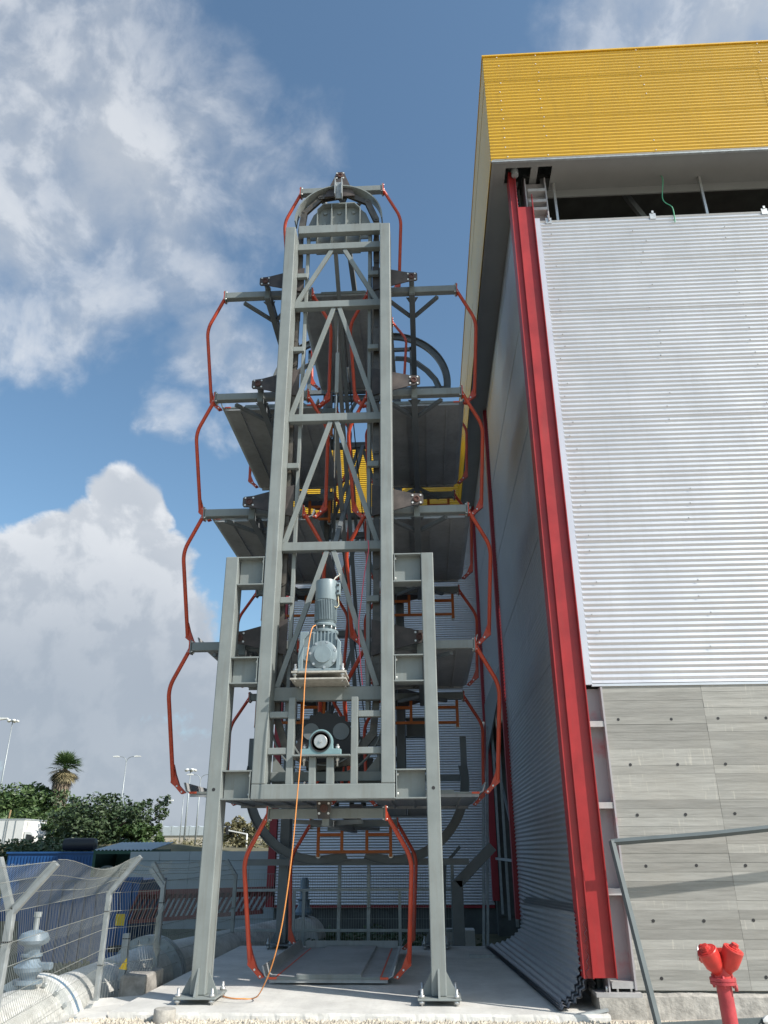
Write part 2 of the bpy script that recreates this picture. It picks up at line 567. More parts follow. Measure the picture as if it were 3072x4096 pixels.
def thing(name, label, cat, loc=(0, 0, 0), group=None):
    o = bpy.data.objects.new(name, None)
    o.empty_display_size = 0.2
    COL.objects.link(o)
    o.location = loc
    return tag(o, label, cat, group)


def tag(o, label, cat, group=None):
    o['label'] = label
    o['category'] = cat
    if group:
        o['group'] = group
    return o


def struct(o, kind='structure'):
    o['kind'] = kind
    return o


def copy_tree(o, parent=None):
    c = o.copy()
    COL.objects.link(c)
    c.parent = parent
    for ch in list(o.children):
        copy_tree(ch, c)
    return c


def share(name, src, parent, loc):
    c = bpy.data.objects.new(name, src.data)
    COL.objects.link(c)
    c.parent = parent
    c.location = loc
    return c


def inst(name, me, m, parent, loc, rot=None):
    """alike pieces sharing one mesh; loc is in world space"""
    if not me.materials:
        me.materials.append(m)
    c = bpy.data.objects.new(name, me)
    COL.objects.link(c)
    c.parent = parent
    o = root_loc(parent) if parent else (0, 0, 0)
    c.location = (loc[0] - o[0], loc[1] - o[1], loc[2] - o[2])
    if rot:
        c.rotation_euler = rot
    return c


bolt_me = MB().lathe([(0.018, 0), (0.018, 0.014), (0.016, 0.018)], n=6).mesh('bolt_head')
bolt_me.materials.append(bolt_white)

SLAB = -0.08
GND = -0.15

# ------------------------------------------------------------------ ground
def ground_z(x, y):
    z = GND
    # pipe trench yard on the left
    if x < -3.9:
        t = min(1, (-3.9 - x) / .5)
        z += -0.65 * t * (1 if y > 5 else max(0, (y - 2) / 3))
    # rear yard
    if x >= -3.9 and y > 16.6:
        z -= 0.5 * min(1, (y - 16.6) / .8)
    # embankment towards the road behind
    if y > 27:
        t = min(1, (y - 27) / 12)
        t = t * t * (3 - 2 * t)
        z = z * (1 - t) + (1.75 + 0.004 * (y - 39)) * t
        z += 0.18 * math.sin(x * .31 + y * .17) * t + .1 * math.sin(x * .9 + 1.3 * y) * t
    return z


def grid_axis(lo, hi, dense_lo, dense_hi, step):
    a = []
    v = dense_lo
    while v <= dense_hi + 1e-6:
        a.append(v); v += step
    st = step
    v = dense_lo
    pre = []
    while v > lo:
        st *= 1.35
        v -= st
        pre.append(v)
    st = step
    v = dense_hi
    post = []
    while v < hi:
        st *= 1.35
        v += st
        post.append(v)
    return pre[::-1] + a + post


gx = grid_axis(-900, 900, -30, 10, .5)
gy = grid_axis(-60, 1500, 2, 60, .5)
vs_ = []
rg = random.Random(3)
for yy in gy:
    for xx in gx:
        near = abs(xx) < 12 and yy < 30
        vs_.append((xx, yy, ground_z(xx, yy) + (rg.uniform(-.015, .015) if near else 0)))
nx = len(gx)
fs_ = [(j * nx + i, j * nx + i + 1, (j + 1) * nx + i + 1, (j + 1) * nx + i) for j in range(len(gy) - 1) for i in range(nx - 1)]
me = bpy.data.meshes.new('ground')
me.from_pydata(vs_, [], fs_)
me.materials.append(gravel)
me.materials.append(soil)
for p in me.polygons:
    c = p.center
    p.use_smooth = True
    if c.y > 16.6 or c.x < -4.0:
        p.material_index = 1
struct_ground = bpy.data.objects.new('ground', me)
COL.objects.link(struct_ground)
struct(struct_ground)

# slab with a slightly ragged front edge
mb = MB()
N = 160
xs = [-3.6 + (1.9 + 3.6) * i / N for i in range(N + 1)]
rs = random.Random(11)


def rough(x, k):
    return .5 * math.sin(x * 5.1 + k) + .3 * math.sin(x * 11.7 + 2 * k) + .25 * math.sin(x * 23.9 + 3.1 * k) + rs.uniform(-.25, .25)


fr = [9.86 + .010 * rough(x, .3) for x in xs]
top = [(x, y, SLAB + .002 * rough(x, 1.)) for x, y in zip(xs, fr)]
mid = [(x, y - .016 + .010 * rough(x, 2.), SLAB - .025 + .006 * rough(x, 4.)) for x, y in zip(xs, fr)]
bot = [(x, y - .04 + .014 * rough(x, 3.), GND - .05) for x, y in zip(xs, fr)]
back = [(x, 16.35, SLAB) for x in xs]
n_ = N + 1
fs = []
for i in range(N):
    fs += [(i, i + 1, n_ + i + 1, n_ + i), (n_ + i, n_ + i + 1, 2 * n_ + i + 1, 2 * n_ + i), (i, 3 * n_ + i, 3 * n_ + i + 1, i + 1)]
mb._add(top + mid + bot + back, fs)
mb._add([(-3.6, fr[0], SLAB), (-3.6, 16.35, SLAB), (-3.6, 16.35, -1.0), (-3.6, fr[0], -1.0)], [(0, 1, 2, 3)])
mb._add([(-3.6, 16.35, SLAB), (1.9, 16.35, SLAB), (1.9, 16.35, -1.0), (-3.6, 16.35, -1.0)], [(0, 1, 2, 3)])
struct(mb.build('concrete_slab', conc))

# loose gravel stones along the slab front
rs = random.Random(5)
mb = MB()
for i in range(5200):
    x = rs.uniform(-4.0, 4.2)
    y = 9.84 - abs(rs.gauss(0, .30))
    if y < 8.9:
        continue
    s = rs.choice((.008, .012, .012, .016, .022, .03))
    z = GND + s * .4
    a = rs.uniform(0, 3.14)
    vs = []
    for k in range(4):
        th_ = a + k * math.pi / 2 + rs.uniform(-.3, .3)
        vs.append((x + s * math.cos(th_), y + s * math.sin(th_), z - s * .4))
    vs.append((x + rs.uniform(-.3, .3) * s, y + rs.uniform(-.3, .3) * s, z + s * rs.uniform(.4, .9)))
    mb._add(vs, [(0, 1, 4), (1, 2, 4), (2, 3, 4), (3, 0, 4)])
gst = mat('gravel_stone', (0.50, 0.45, 0.37), 0.9, var=0.35, vscale=18)
o = struct(mb.build('gravel_stones', gst), 'stuff')
tag(o, 'pale loose gravel stones scattered along the front of the concrete slab', 'gravel')

# ------------------------------------------------------------------ corrugated sheet builder
PITCH_C = 0.0762
AMP = 0.0105


def corr_mesh(nw, length, along, across, normal, seg=8, lseg=1, name='sheet', wob=0.0):
    """corrugated sheet with nw waves; 'along' = direction of ridges, 'across' = direction the waves step, both unit vectors"""
    along, across, normal = Vector(along), Vector(across), Vector(normal)
    vs, fs = [], []
    rr_ = random.Random(nw * 31 + int(length * 10))
    m = nw * seg + 1
    for j in range(lseg + 1):
        for i in range(m):
            t = i / seg
            w = rr_.uniform(-wob, wob) if 0 < j < lseg else 0
            p = along * (length * j / lseg) + across * (t * PITCH_C) + normal * (AMP * (2 * (.5 + .5 * math.cos(2 * math.pi * t)) ** 1.15 - 1) + w)
            vs.append(p)
    for j in range(lseg):
        for i in range(m - 1):
            fs.append((j * m + i, j * m + i + 1, (j + 1) * m + i + 1, (j + 1) * m + i))
    me = bpy.data.meshes.new(name)
    me.from_pydata([tuple(v) for v in vs], [], fs)
    for p in me.polygons:
        p.use_smooth = True
    return me


def clad(parent, m, origin, along, across, normal, length, height, sheet_len=5.8, waves=13, name='corrugated_sheet', stagger=0):
    """cover a rectangle with separate overlapping sheets"""
    along, across, normal = Vector(along), Vector(across), Vector(normal)
    origin = Vector(origin)
    cache = {}
    z = 0.0
    row = 0
    while z < height - 0.02:
        nw = min(waves, max(1, round((height - z) / PITCH_C)))
        s = 0.0
        first = True
        while s < length - .01:
            L = min(sheet_len, length - s)
            key = (nw, round(L, 3))
            if key not in cache:
                cache[key] = corr_mesh(nw, L, along, across, normal, name=name)
                cache[key].materials.append(m)
            off = normal * (0.0 if (row + int(s > 0)) % 2 else 0.0035)
            inst(name, cache[key], m, parent, origin + along * (s - (0.0 if first else 0.02)) + across * z + off)
            s += L
            first = False
        z += nw * PITCH_C
        row += 1


def screws(parent, m, pts, normal, rad=0.011):
    mb = MB()
    nrm = Vector(normal)
    for p in pts:
        mb.lathe([(rad, -0.002), (rad, 0.006), (rad * .6, 0.011)], p, nrm, 6)
    o = mb.build('screw_heads', m, parent)
    o['kind'] = 'stuff'
    return o


# ------------------------------------------------------------------ the hall on the right
SZ = 12.35       # soffit height
hall = thing('industrial_hall', 'silver corrugated hall with yellow fascia, red corner column and concrete base wall', 'building', (4, 10.1, SLAB))
# front cladding
fc = MB().box(2.16, 10.0, 10.16, 10.2, 3.55, 11.40).build('wall_backing', dkint, hall)
front_cl = MB().box(2.15, 10.0, 10.135, 10.155, 3.49, 3.55).build('front_cladding', silver, hall)
clad(front_cl, silver, (2.16, 10.12, 3.52), (1, 0, 0), (0, 0, 1), (0, -1, 0), 7.8, 7.85)
MB().box(2.145, 10.0, 10.085, 10.125, 3.475, 3.505).build('drip_flashing', silver, front_cl)
rs = random.Random(2)
pts = []
for row in range(0, 34):
    z = 3.52 + PITCH_C * 3 * (row + 1)
    if z > 11.2:
        break
    for x in (2.26 + .04 * (row % 3), 3.7 + .05 * (row % 4), 5.2, 6.8):
        if rs.random() < .72:
            pts.append((x + rs.uniform(-.03, .03), 10.108, z))
screws(front_cl, steel, pts, (0, -1, 0))
for x in (2.30, 4.05, 5.9):        # clips standing on the top edge
    MB().box(x - .05, x + .05, 10.10, 10.13, 11.30, 11.42).box(x - .015, x + .02, 10.09, 10.13, 11.42, 11.47).build('sheet_clip', steel, front_cl)
# wavy white edge trim beside the red column
MB().box(2.06, 2.155, 10.10, 10.16, 3.5, 11.42).build('edge_trim', silver, front_cl)

# concrete base wall built from board imprints
cw = MB().box(2.28, 10.0, 10.16, 10.5, GND - .1, 3.50).build('concrete_wall', MATS['board'], hall)
rb = random.Random(9)
row_h = 0.0993
seams = [2.27, 3.52, 5.35, 7.1, 8.6, 10.0]
bcache = {}
for k in range(34):
    z1 = 3.49 - k * row_h
    if z1 < 0.12:
        break
    for a, b in zip(seams[:-1], seams[1:]):
        dep = rb.uniform(0, .0045)
        sx = rb.choice((0, 0, 0, -.0, .02)) if a > 2.3 else 0
        key = (round(b - a, 2), round(dep, 3))
        if key not in bcache:
            w = b - a
            q = MB().box(0.0015, w - .0015, 0, .07, -row_h + rb.uniform(.0003, .0022), -.0002)
            bcache[key] = q.mesh('concrete_board')
            bcache[key].materials.append(MATS['board'])
        inst('concrete_board', bcache[key], MATS['board'], cw, (a, 10.10 + dep, z1))
# tie holes drawn as black discs, the recess shade put into their colour
holes = [(2.43, 3.057), (3.09, 3.053), (3.67, 3.056), (4.26, 3.053), (2.51, 2.51), (3.085, 2.507), (3.665, 2.507), (2.517, 1.93), (3.09, 1.933), (3.672, 1.939),
         (2.54, 1.37), (3.125, 1.375), (3.69, 1.373), (2.544, .80), (3.115, .80), (3.67, .806), (2.554, .23), (3.70, .245), (4.25, 2.5), (4.26, 1.94), (4.27, 1.37)]
ring = MB().lathe([(0.018, 0), (0.018, .0062), (0.013, .0066), (0.0005, .0058)], (0, 0, 0), (0, -1, 0), 12).mesh('tie_hole_disc')
for i, (x, z) in enumerate(holes):
    inst('tie_hole_disc', ring, black, cw, (x, 10.104, z))
# rough plinth at its foot
mb = MB()
n = 220
A = [(2.0 + 8 * i / n, 10.02 + .006 * rough(2 + 8 * i / n, 5.), .065 + .008 * rough(2 + 8 * i / n, 6.)) for i in range(n + 1)]
B = [(x, 10.12, z + .025) for x, y, z in A]
Cc = [(x, y - .03 + .007 * rough(x, 7.), GND - .05) for x, y, z in A]
fs = []
m_ = n + 1
for i in range(n):
    fs += [(i, i + 1, m_ + i + 1, m_ + i), (2 * m_ + i, 2 * m_ + i + 1, i + 1, i)]
mb._add(A + B + Cc, fs)
mb.build('plinth', mat('worn_grey_concrete', (.36, .34, .31), .9, var=.25, vscale=9, bump=.4, bscale=30), hall)

# red corner column (H section with its web to the camera) and outer channel
rc = MB().box(1.785, 2.045, 10.03, 10.045, .24, 11.62)
rc.box(1.772, 1.785, 9.955, 10.05, .24, 12.40).box(2.032, 2.045, 9.972, 10.03, .24, 11.85)
rc.build('red_corner_column', red, hall)
MB().box(1.69, 1.772, 10.00, 10.03, .24, 12.40).box(1.675, 1.69, 9.985, 10.25, .24, 12.40).build('corner_channel', red, hall)
# grey primed structural column behind it
gc = MB().box(1.99, 2.24, 10.20, 10.215, .12, 3.46).box(2.24, 2.262, 10.05, 10.40, .12, 3.46).box(1.95, 1.97, 10.06, 10.4, -.02, 12.3)
gcol = gc.build('primed_column', primer, hall)
for z in (3.00, 2.04, 1.10, .17):
    MB().box(1.99, 2.238, 10.06, 10.198, z - .035, z + .035).build('stiffener_plate', primer_p, gcol)
MB().box(1.80, 2.30, 10.0, 10.45, .06, .10).build('base_plate', primer_p, gcol)
MB().box(1.82, 2.32, 9.98, 10.5, GND - .1, .058).build('column_plinth', MATS['worn_grey_concrete'] if 'worn_grey_concrete' in MATS else conc, hall)
for x in (1.93, 2.05, 2.2):
    MB().cyl((x, 10.08, .10), (x, 10.08, .16), .014, 8).build('anchor_bolt', steel, gcol)
MB().box(1.92, 2.34, 10.42, 10.60, GND, 12.3).build('corner_backing', dkint, hall)
# upper stub of the column with its cleats, seen in the open gap under the soffit
ub = MB().box(2.0, 2.30, 10.22, 10.235, 11.35, 12.33).box(2.30, 2.32, 10.08, 10.4, 11.35, 12.33)
ucol = ub.build('upper_column', primer, hall)
for z in (12.05, 11.80, 11.62):
    MB().box(2.0, 2.298, 10.08, 10.218, z - .03, z + .03).build('stiffener_plate', primer_p, ucol)
# side cladding, facing the parking tower
side = MB().box(1.87, 1.90, 10.3, 17.8, .05, 12.3).build('side_cladding', dkint, hall)
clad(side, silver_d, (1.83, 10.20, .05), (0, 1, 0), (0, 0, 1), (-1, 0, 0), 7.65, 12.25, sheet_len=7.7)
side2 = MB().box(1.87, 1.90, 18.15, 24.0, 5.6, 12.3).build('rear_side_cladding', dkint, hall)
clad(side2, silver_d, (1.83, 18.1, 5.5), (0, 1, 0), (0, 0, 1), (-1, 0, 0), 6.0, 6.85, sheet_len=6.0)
for y in (17.86, 24.15):
    MB().box(1.74, 1.93, y, y + .22, .25, 12.34).build('red_side_column', red_dk, hall)
# open bay between the two red side columns
MB().prism([(18.1, 5.3), (24.1, 4.2), (24.1, 5.65), (18.1, 5.65)], 1.80, 1.84, 'x').build('bay_closing_plate', dark, hall)
for y in (19.2, 21.0, 22.9):
    MB().box(1.86, 1.92, y, y + .05, .0, 5.3).build('bay_stud', galv, hall)
MB().box(1.86, 1.92, 18.2, 24.0, 1.3, 1.36).build('bay_rail', galv, hall)
MB().bar((1.93, 18.3, 1.3), (1.93, 23.8, 4.6), .05, .07).build('bay_brace', dark, hall)
MB().box(2.5, 2.7, 18.1, 24.1, GND - .3, 12.0).build('bay_back_wall', primer_p, hall)
MB().box(2.3, 2.5, 19.5, 21.5, 1.2, 3.6).build('bay_concrete_panel', conc, hall)
# floor, rear, roof that close the hall
MB().box(1.93, 10.0, 24.4, 24.6, GND, 12.3).build('rear_wall', dkint, hall)
MB().box(9.95, 10.1, 10.2, 24.4, GND, 12.3).build('far_side_wall', dkint, hall)
MB().box(1.40, 10.1, 9.72, 24.4, 14.6, 14.7).build('roof_sheet', soffit_m, hall)
# soffit with its cut-outs
sf = MB()
sf.box(1.40, 10.1, 9.68, 9.86, SZ, SZ + .02)
sf.box(1.40, 1.62, 9.86, 24.3, SZ, SZ + .02)
sf.box(2.42, 10.1, 9.86, 10.40, SZ, SZ + .02)
sf.box(2.06, 2.18, 9.86, 10.40, SZ, SZ + .02)
sf.box(1.62, 1.86, 10.20, 24.3, SZ, SZ + .02)
sof = sf.build('soffit', soffit_m, hall)
MB().box(2.30, 10.1, 10.40, 10.43, SZ - .16, SZ + .3).build('soffit_drop_trim', soffit_m, sof)
MB().box(1.37, 1.42, 9.67, 24.4, SZ - .025, SZ - .002).build('soffit_edge_trim', soffit_m, sof)
MB().tube([(1.78, 10.05, 12.5), (1.78, 9.93, 12.36), (1.78, 9.93, 12.24)], .06, 14).build('rainwater_pipe', galv, hall)
# roof interior seen through the gap
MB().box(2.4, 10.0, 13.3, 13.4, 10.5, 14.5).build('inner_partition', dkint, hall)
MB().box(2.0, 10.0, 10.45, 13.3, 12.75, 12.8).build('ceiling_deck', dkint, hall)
MB().bar((2.3, 10.8, 11.75), (6.2, 11.6, 12.66), .09, .12).build('red_roof_beam', red_dk, hall)
for x in (3.1, 4.9, 6.7):
    MB().bar((x, 10.7, 11.2), (x + .5, 11.6, 12.7), .1, .12).build('roof_strut', dark, hall)
MB().bar((3.9, 10.8, 12.6), (4.6, 10.9, 11.2), .08, .1).build('roof_strut', dark, hall)
for x in (2.47, 5.0, 7.4):
    MB().box(x, x + .04, 10.22, 10.26, 11.3, 12.34).build('gap_stud', steel, hall)
# fascia: front and left side, separate sheets
fas = MB().box(1.38, 10.1, 9.70, 9.72, SZ - .01, 14.95).box(1.38, 1.40, 9.72, 24.4, SZ - .01, 14.95).build('fascia', soffit_m, hall)
clad(fas, yellow, (1.352, 9.68, SZ - .03), (1, 0, 0), (0, 0, 1), (0, -1, 0), 8.7, 2.62, sheet_len=4.86, name='yellow_sheet')
clad(fas, yellow, (1.362, 9.70, SZ - .03), (0, 1, 0), (0, 0, 1), (-1, 0, 0), 14.7, 2.62, sheet_len=4.9, name='yellow_sheet')
MB().box(1.34, 10.1, 9.655, 9.74, 14.955, 14.985).box(1.335, 1.40, 9.66, 24.4, 14.952, 14.983).build('coping', yellow, fas)
MB().box(1.36, 10.1, 9.66, 9.70, SZ - .06, SZ - .03).build('fascia_drip', galv, fas)
pts = []
for k in range(12):
    z = SZ + .05 + k * PITCH_C * 3
    for x in (1.62, 2.32, 4.15, 6.3, 8.0):
        if rs.random() < .8:
            pts.append((x + rs.uniform(-.02, .02), 9.668, z))
screws(fas, bolt_white, pts, (0, -1, 0), .012)

# the curled spare sheets leaning at the foot of the side wall
for k in range(4):
    y0 = 9.98 + (.03, .0, .08, .15)[k]
    y1 = 16.2 - .1 * k
    off = .035 * k
    vs, fs = [], []
    ns, nl = 104, 12
    prof_len = 0
    for j in range(nl + 1):
        y = y0 + (y1 - y0) * j / nl
        fl = 0.42 + .40 * (j / nl) - off * 1.2          # how far the foot is pulled out
        ztop = .82 + .22 * (1 - j / nl) - .05 * k
        # path: straight down, then an elliptical curl to the floor
        path = []
        H = .55 - .03 * k
        for i in range(ns + 1):
            t = i / ns
            L1 = ztop - H
            Lc = 1.15 * math.sqrt((fl ** 2 + H ** 2) / 2) * 1.3
            s_ = t * (L1 + Lc)
            if s_ < L1:
                px, pz, nx_, nz_ = 0, ztop - s_, -1, 0
            else:
                a = (s_ - L1) / Lc * math.pi / 2
                px = -fl * (1 - math.cos(a))
                pz = H * (1 - math.sin(a))
                nv = Vector((-math.cos(a) * H, 0, math.sin(a) * fl)).normalized() if False else Vector((-math.cos(a) / fl, 0, math.sin(a) / H * .0 + math.sin(a) / fl * .9)).normalized()
                nx_, nz_ = nv.x, nv.z
            w = .014 * math.cos(2 * math.pi * t * 13)
            path.append((1.775 - off + px + nx_ * w, y + .012 * math.sin(t * 23), SLAB + .016 + pz + nz_ * w + .02 * k))
        vs += path
    m_ = ns + 1
    for j in range(nl):
        for i in range(ns):
            fs.append((j * m_ + i, j * m_ + i + 1, (j + 1) * m_ + i + 1, (j + 1) * m_ + i))
    me = bpy.data.meshes.new('curled_sheet')
    me.from_pydata(vs, [], fs)
    for p in me.polygons:
        p.use_smooth = True
    me.materials.append(silver_d)
    o = bpy.data.objects.new('curled_sheet', me)
    COL.objects.link(o)
    lab = ('grey corrugated sheet curled out over the slab, nearest the wall', 'second grey corrugated sheet of the curled stack by the red column',
           'third grey corrugated sheet of the curled stack by the red column', 'innermost grey corrugated sheet, on top of the curled stack')[k]
    tag(o, lab, 'metal sheet', 'curled corrugated sheets at the wall foot')

# ------------------------------------------------------------------ the wing behind the tower
wing = thing('hall_wing', 'rear hall wing with silver corrugated wall and yellow fascia behind the parking tower', 'building', (-1.4, 25, GND))
MB().box(-4.6, 12, 25.06, 31, -.9, 12.4).build('wing_wall_core', dkint, wing)
MB().box(1.88, 12, 24.45, 25.05, -.9, 12.3).build('sun_leak_blocker', dkint, wing)  # unseen, added with the core's extension to stop sun leaking through the gap
wcl = MB().box(-4.60, 1.85, 25.03, 25.055, .1, .16).build('wing_cladding', silver, wing)
clad(wcl, silver, (-4.58, 25.0, .12), (1, 0, 0), (0, 0, 1), (0, -1, 0), 6.4, 12.2, sheet_len=6.4)
MB().box(-4.82, -4.60, 24.90, 25.12, .05, 12.4).build('red_corner_column', red_dk, wing)
MB().box(-4.6, 1.85, 24.99, 25.05, .02, .09).build('red_base_band', red_dk, wing)
wf = MB().box(-4.95, 1.85, 24.55, 31, 12.40, 14.9).build('wing_fascia', soffit_m, wing)
clad(wf, yellow, (-4.97, 24.50, 12.38), (1, 0, 0), (0, 0, 1), (0, -1, 0), 6.35, 2.55, sheet_len=6.35, name='yellow_sheet')
MB().box(-4.99, 1.40, 24.47, 24.54, 14.92, 14.96).build('coping', yellow, wf)

# ------------------------------------------------------------------ rotary parking tower
CX = -1.375
BEAMS = [(11.89, 12.07), (11.50, 11.635), (10.20, 10.335), (7.92, 8.055), (5.68, 5.815), (3.455, 3.64)]


def tower_frame(label, Y0, sg, front):
    """Y0: outer face; sg: direction (in y) towards the carriers"""
    t = thing('parking_tower_frame', label, 'steel frame', (CX, Y0, SLAB))

    def Y(d):
        return Y0 + sg * d

    def bx(x0, x1, d0, d1, z0, z1, name, m=grey, par=t, bev=.006):
        a, b = sorted((Y(d0), Y(d1)))
        return MB().box(x0, x1, a, b, z0, z1).build(name, m, par, bevel=bev)
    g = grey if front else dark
    # main columns
    for x0, x1 in ((-2.285, -2.105), (-.60, -.42)):
        c = bx(x0, x1, 0, .42, 2.343, 11.765, 'main_column', g, bev=.012)
        bx(x0 + .03, x1 - .03, .06, .36, 11.767, 11.82, 'column_cap', black, c)
    bx(-2.285, -.42, 0.0, .40, 2.155, 2.34, 'bottom_beam', g, bev=.01)
    for z0, z1 in BEAMS:
        bx(-2.105, -.60, .30, .42, z0, z1, 'cross_beam', g)
    # support columns, feet and bracket beams
    for x0, x1, inner, outer in ((-2.86, -2.675, -2.675, -2.287), (-.018, .16, -.418, -.018)):
        c = bx(x0, x1, 0, .33, SLAB + .08, 5.49, 'support_column', g, bev=.012)
        xm = (x0 + x1) / 2
        bp = bx(xm - .25, xm + .25, -.13, .45, SLAB + .055, SLAB + .079, 'base_plate', g, c)
        for dx in (-.20, .20):
            for d in (-.09, .42):
                yy = Y(d)
                MB().cyl((xm + dx, yy, SLAB), (xm + dx, yy, SLAB + .17), .017, 8).lathe([(.036, 0), (.036, .03)], (xm + dx, yy, SLAB + .08), n=6).lathe([(.036, 0), (.036, .03)], (xm + dx, yy, SLAB + .022), n=6).build('anchor_bolt', steel, c)
        # gusset fins
        for d0, d1 in ((-.13, -.002), (.332, .45)):
            ya, yb = Y(d0), Y(d1)
            if d0 < 0:
                poly = [(ya, SLAB + .08), (yb, SLAB + .08), (yb, SLAB + .36)]
            else:
                poly = [(ya, SLAB + .08), (yb, SLAB + .08), (ya, SLAB + .36)]
            MB().prism(poly, xm - .012, xm + .012, 'x').build('gusset', g, c)
        for s in (-1, 1):
            xe = x0 - .001 if s < 0 else x1 + .001
            poly = [(xe, SLAB + .08), (xe + s * .12, SLAB + .08), (xe + s * .115, SLAB + .11), (xe, SLAB + .32)]
            MB().prism(poly, Y(.10), Y(.125)).build('gusset', g, c)
        for i, (z0, z1) in enumerate(((5.06, 5.485), (3.643, 4.01), (2.157, 2.515))):
            br = bx(inner + .012, outer - .012, .13, .145, z0 + .015, z1 - .015, 'bracket_beam', g, bev=0)
            bx(inner, outer, 0.006, .26, z1 - .015, z1 + .002, 'flange', g, br, 0)
            bx(inner, outer, 0.006, .26, z0 - .002, z0 + .015, 'flange', g, br, 0)
            mid_x = outer if outer < -1 else inner
            s = -1 if outer < -1 else 1
            bx(mid_x + (s * .012 if s > 0 else -.024), mid_x + (.024 if s > 0 else -.012), .01, .255, z0 + .016, z1 - .016, 'end_plate', g, br, 0)
            for zz in (z0 + .06, z1 - .06):
                inst('bolt', bolt_me, bolt_white, br, (mid_x + s * .025, Y(.06), zz), (0, R(90) * s, 0))
        # small black disc for a service hole, its inner shade painted in
        MB().cyl((xm, Y(-.002), 2.28), (xm, Y(.004), 2.28), .022, 12).build('service_hole_disc', black, c)
    # inner chain rails and rungs
    for s in (-1, 1):
        xr = CX + s * .565
        xo = CX + s * .73
        bx(xr - .028, xr + .028, .44, .52, 3.3, 12.1, 'chain_rail', g)
        bx(CX + s * .705 - .125, CX + s * .705 - .105, .56, .60, 3.3, 12.1, 'chain_guide_strip', dark, bev=0)
        bx(CX + s * .705 + .09, CX + s * .705 + .11, .56, .60, 3.3, 12.1, 'chain_guide_strip', dark, bev=0)
        for z in (10.97, 9.385, 7.15, 4.93):
            a, b = sorted((xo, xr - s * .02))
            bx(a, b, .36, .438, z - .045, z + .045, 'rail_rung', g)
    # lattice diagonals
    for (zt, zb, xt) in ((11.50, 10.335, .115), (10.20, 8.055, .05), (7.92, 5.815, .05), (5.68, 3.64, .05)):
        for s in (-1, 1):
            MB().bar((CX + s * xt, Y(.345), zt - .005), (CX + s * .70, Y(.345), zb + .005), .075, .05, (0, 1, 0)).build('diagonal_brace', g, t, bevel=.004)
    # chain guards, top and bottom
    def arc_strip(cx, cz, r0, r1, a0, a1, d0, d1, name, m, n=36):
        q = MB()
        vs, fs = [], []
        for i in range(n + 1):
            a = R(a0 + (a1 - a0) * i / n)
            for rr_, d in ((r0, d0), (r1, d0), (r1, d1), (r0, d1)):
                vs.append((cx + rr_ * math.cos(a), Y(d), cz + rr_ * math.sin(a)))
        for i in range(n):
            for k in range(4):
                fs.append((4 * i + k, 4 * i + (k + 1) % 4, 4 * i + 4 + (k + 1) % 4, 4 * i + 4 + k))
        fs += [(0, 1, 2, 3), (4 * n, 4 * n + 3, 4 * n + 2, 4 * n + 1)]
        q._add(vs, fs)
        return q.build(name, m, t)
    arc_strip(CX - .02, 12.33, .800, .822, -2, 182, .40, .60, 'top_chain_guard', g)
    arc_strip(CX - .01, 3.25, .775, .79, 190, 350, .46, .60, 'bottom_chain_guard', g)
    arc_strip(CX - .01, 3.12, .50, .515, 200, 340, .46, .60, 'sprocket_guard', g)
    # top end plate with ribs and bolts
    px = CX - .02
    ep = MB().prism([(px - .61, 12.0), (px + .61, 12.0), (px + .61, 12.30), (px + .50, 12.62), (px + .28, 12.86), (px - .28, 12.86), (px - .50, 12.62), (px - .61, 12.30)], Y(.61), Y(.63)).build('top_plate', g, t)
    ep2 = MB().prism([(px - .41, 11.64), (px + .41, 11.64), (px + .41, 12.60), (px + .29, 12.74), (px - .29, 12.74), (px - .41, 12.60)], Y(.575), Y(.60)).build('rib_panel', g, t)
    MB().prism([(px - .41, 12.60), (px - .29, 12.74), (px + .29, 12.74), (px + .41, 12.60), (px + .41, 12.62), (px + .295, 12.76), (px - .295, 12.76), (px - .41, 12.62)], Y(.46), Y(.575)).build('rib_cap', g, ep2)
    for x in (-.40, -.135, .135, .40):
        bx(px + x - .008, px + x + .008, .44, .574, 11.64, 12.60 if abs(x) > .2 else 12.73, 'rib', g, ep2, 0)
    for x in (-.27, 0, .27):
        for z in (12.34, 12.60):
            MB().lathe([(.036, 0), (.036, .025), (.02, .03)], (px + x, Y(.575), z), (0, -sg, 0), 6).build('plate_bolt', g, ep2)
    ch = MB().box(px - .07, px - .055, *sorted((Y(.26), Y(.42))), 12.80, 13.20).box(px + .055, px + .07, *sorted((Y(.26), Y(.42))), 12.80, 13.20).box(px - .056, px + .056, *sorted((Y(.38), Y(.40))), 12.80, 13.20).build('guard_bracket', galv if front else dark, t)
    # lower bearing bay
    for x0, x1 in ((-1.85, -1.76), (-1.0, -.91)):
        bx(x0, x1, .05, .17, 2.341, 3.454, 'mullion', g)
    for x0, x1 in ((-1.548, -1.458), (-1.318, -1.22)):
        bx(x0, x1, .05, .17, 2.341, 2.678, 'short_mullion', g)
    for x0, x1 in ((-2.105, -1.85), (-.91, -.60)):
        bx(x0, x1, .06, .16, 3.19, 3.27, 'bay_rail', g)
        bx(x0, x1, .06, .16, 2.717, 2.80, 'bay_rail', g)
    bx(-2.1, -.61, .36, .40, 2.40, 2.52, 'rear_rail', g)
    for s in (-1, 1):
        MB().prism([(CX + s * .73, 2.36), (CX + s * .73, 2.75), (CX + s * .40, 2.36)], Y(.46), Y(.47)).build('corner_gusset', g, t)
    shelf = bx(-1.76, -1.0, -.03, .26, 2.68, 2.702, 'bearing_shelf', g)
    # pillow block bearing
    bcx, bcz = -1.395, 2.868
    poly = [(bcx - .27, 2.704), (bcx + .27, 2.704), (bcx + .27, 2.775), (bcx + .165, 2.78)]
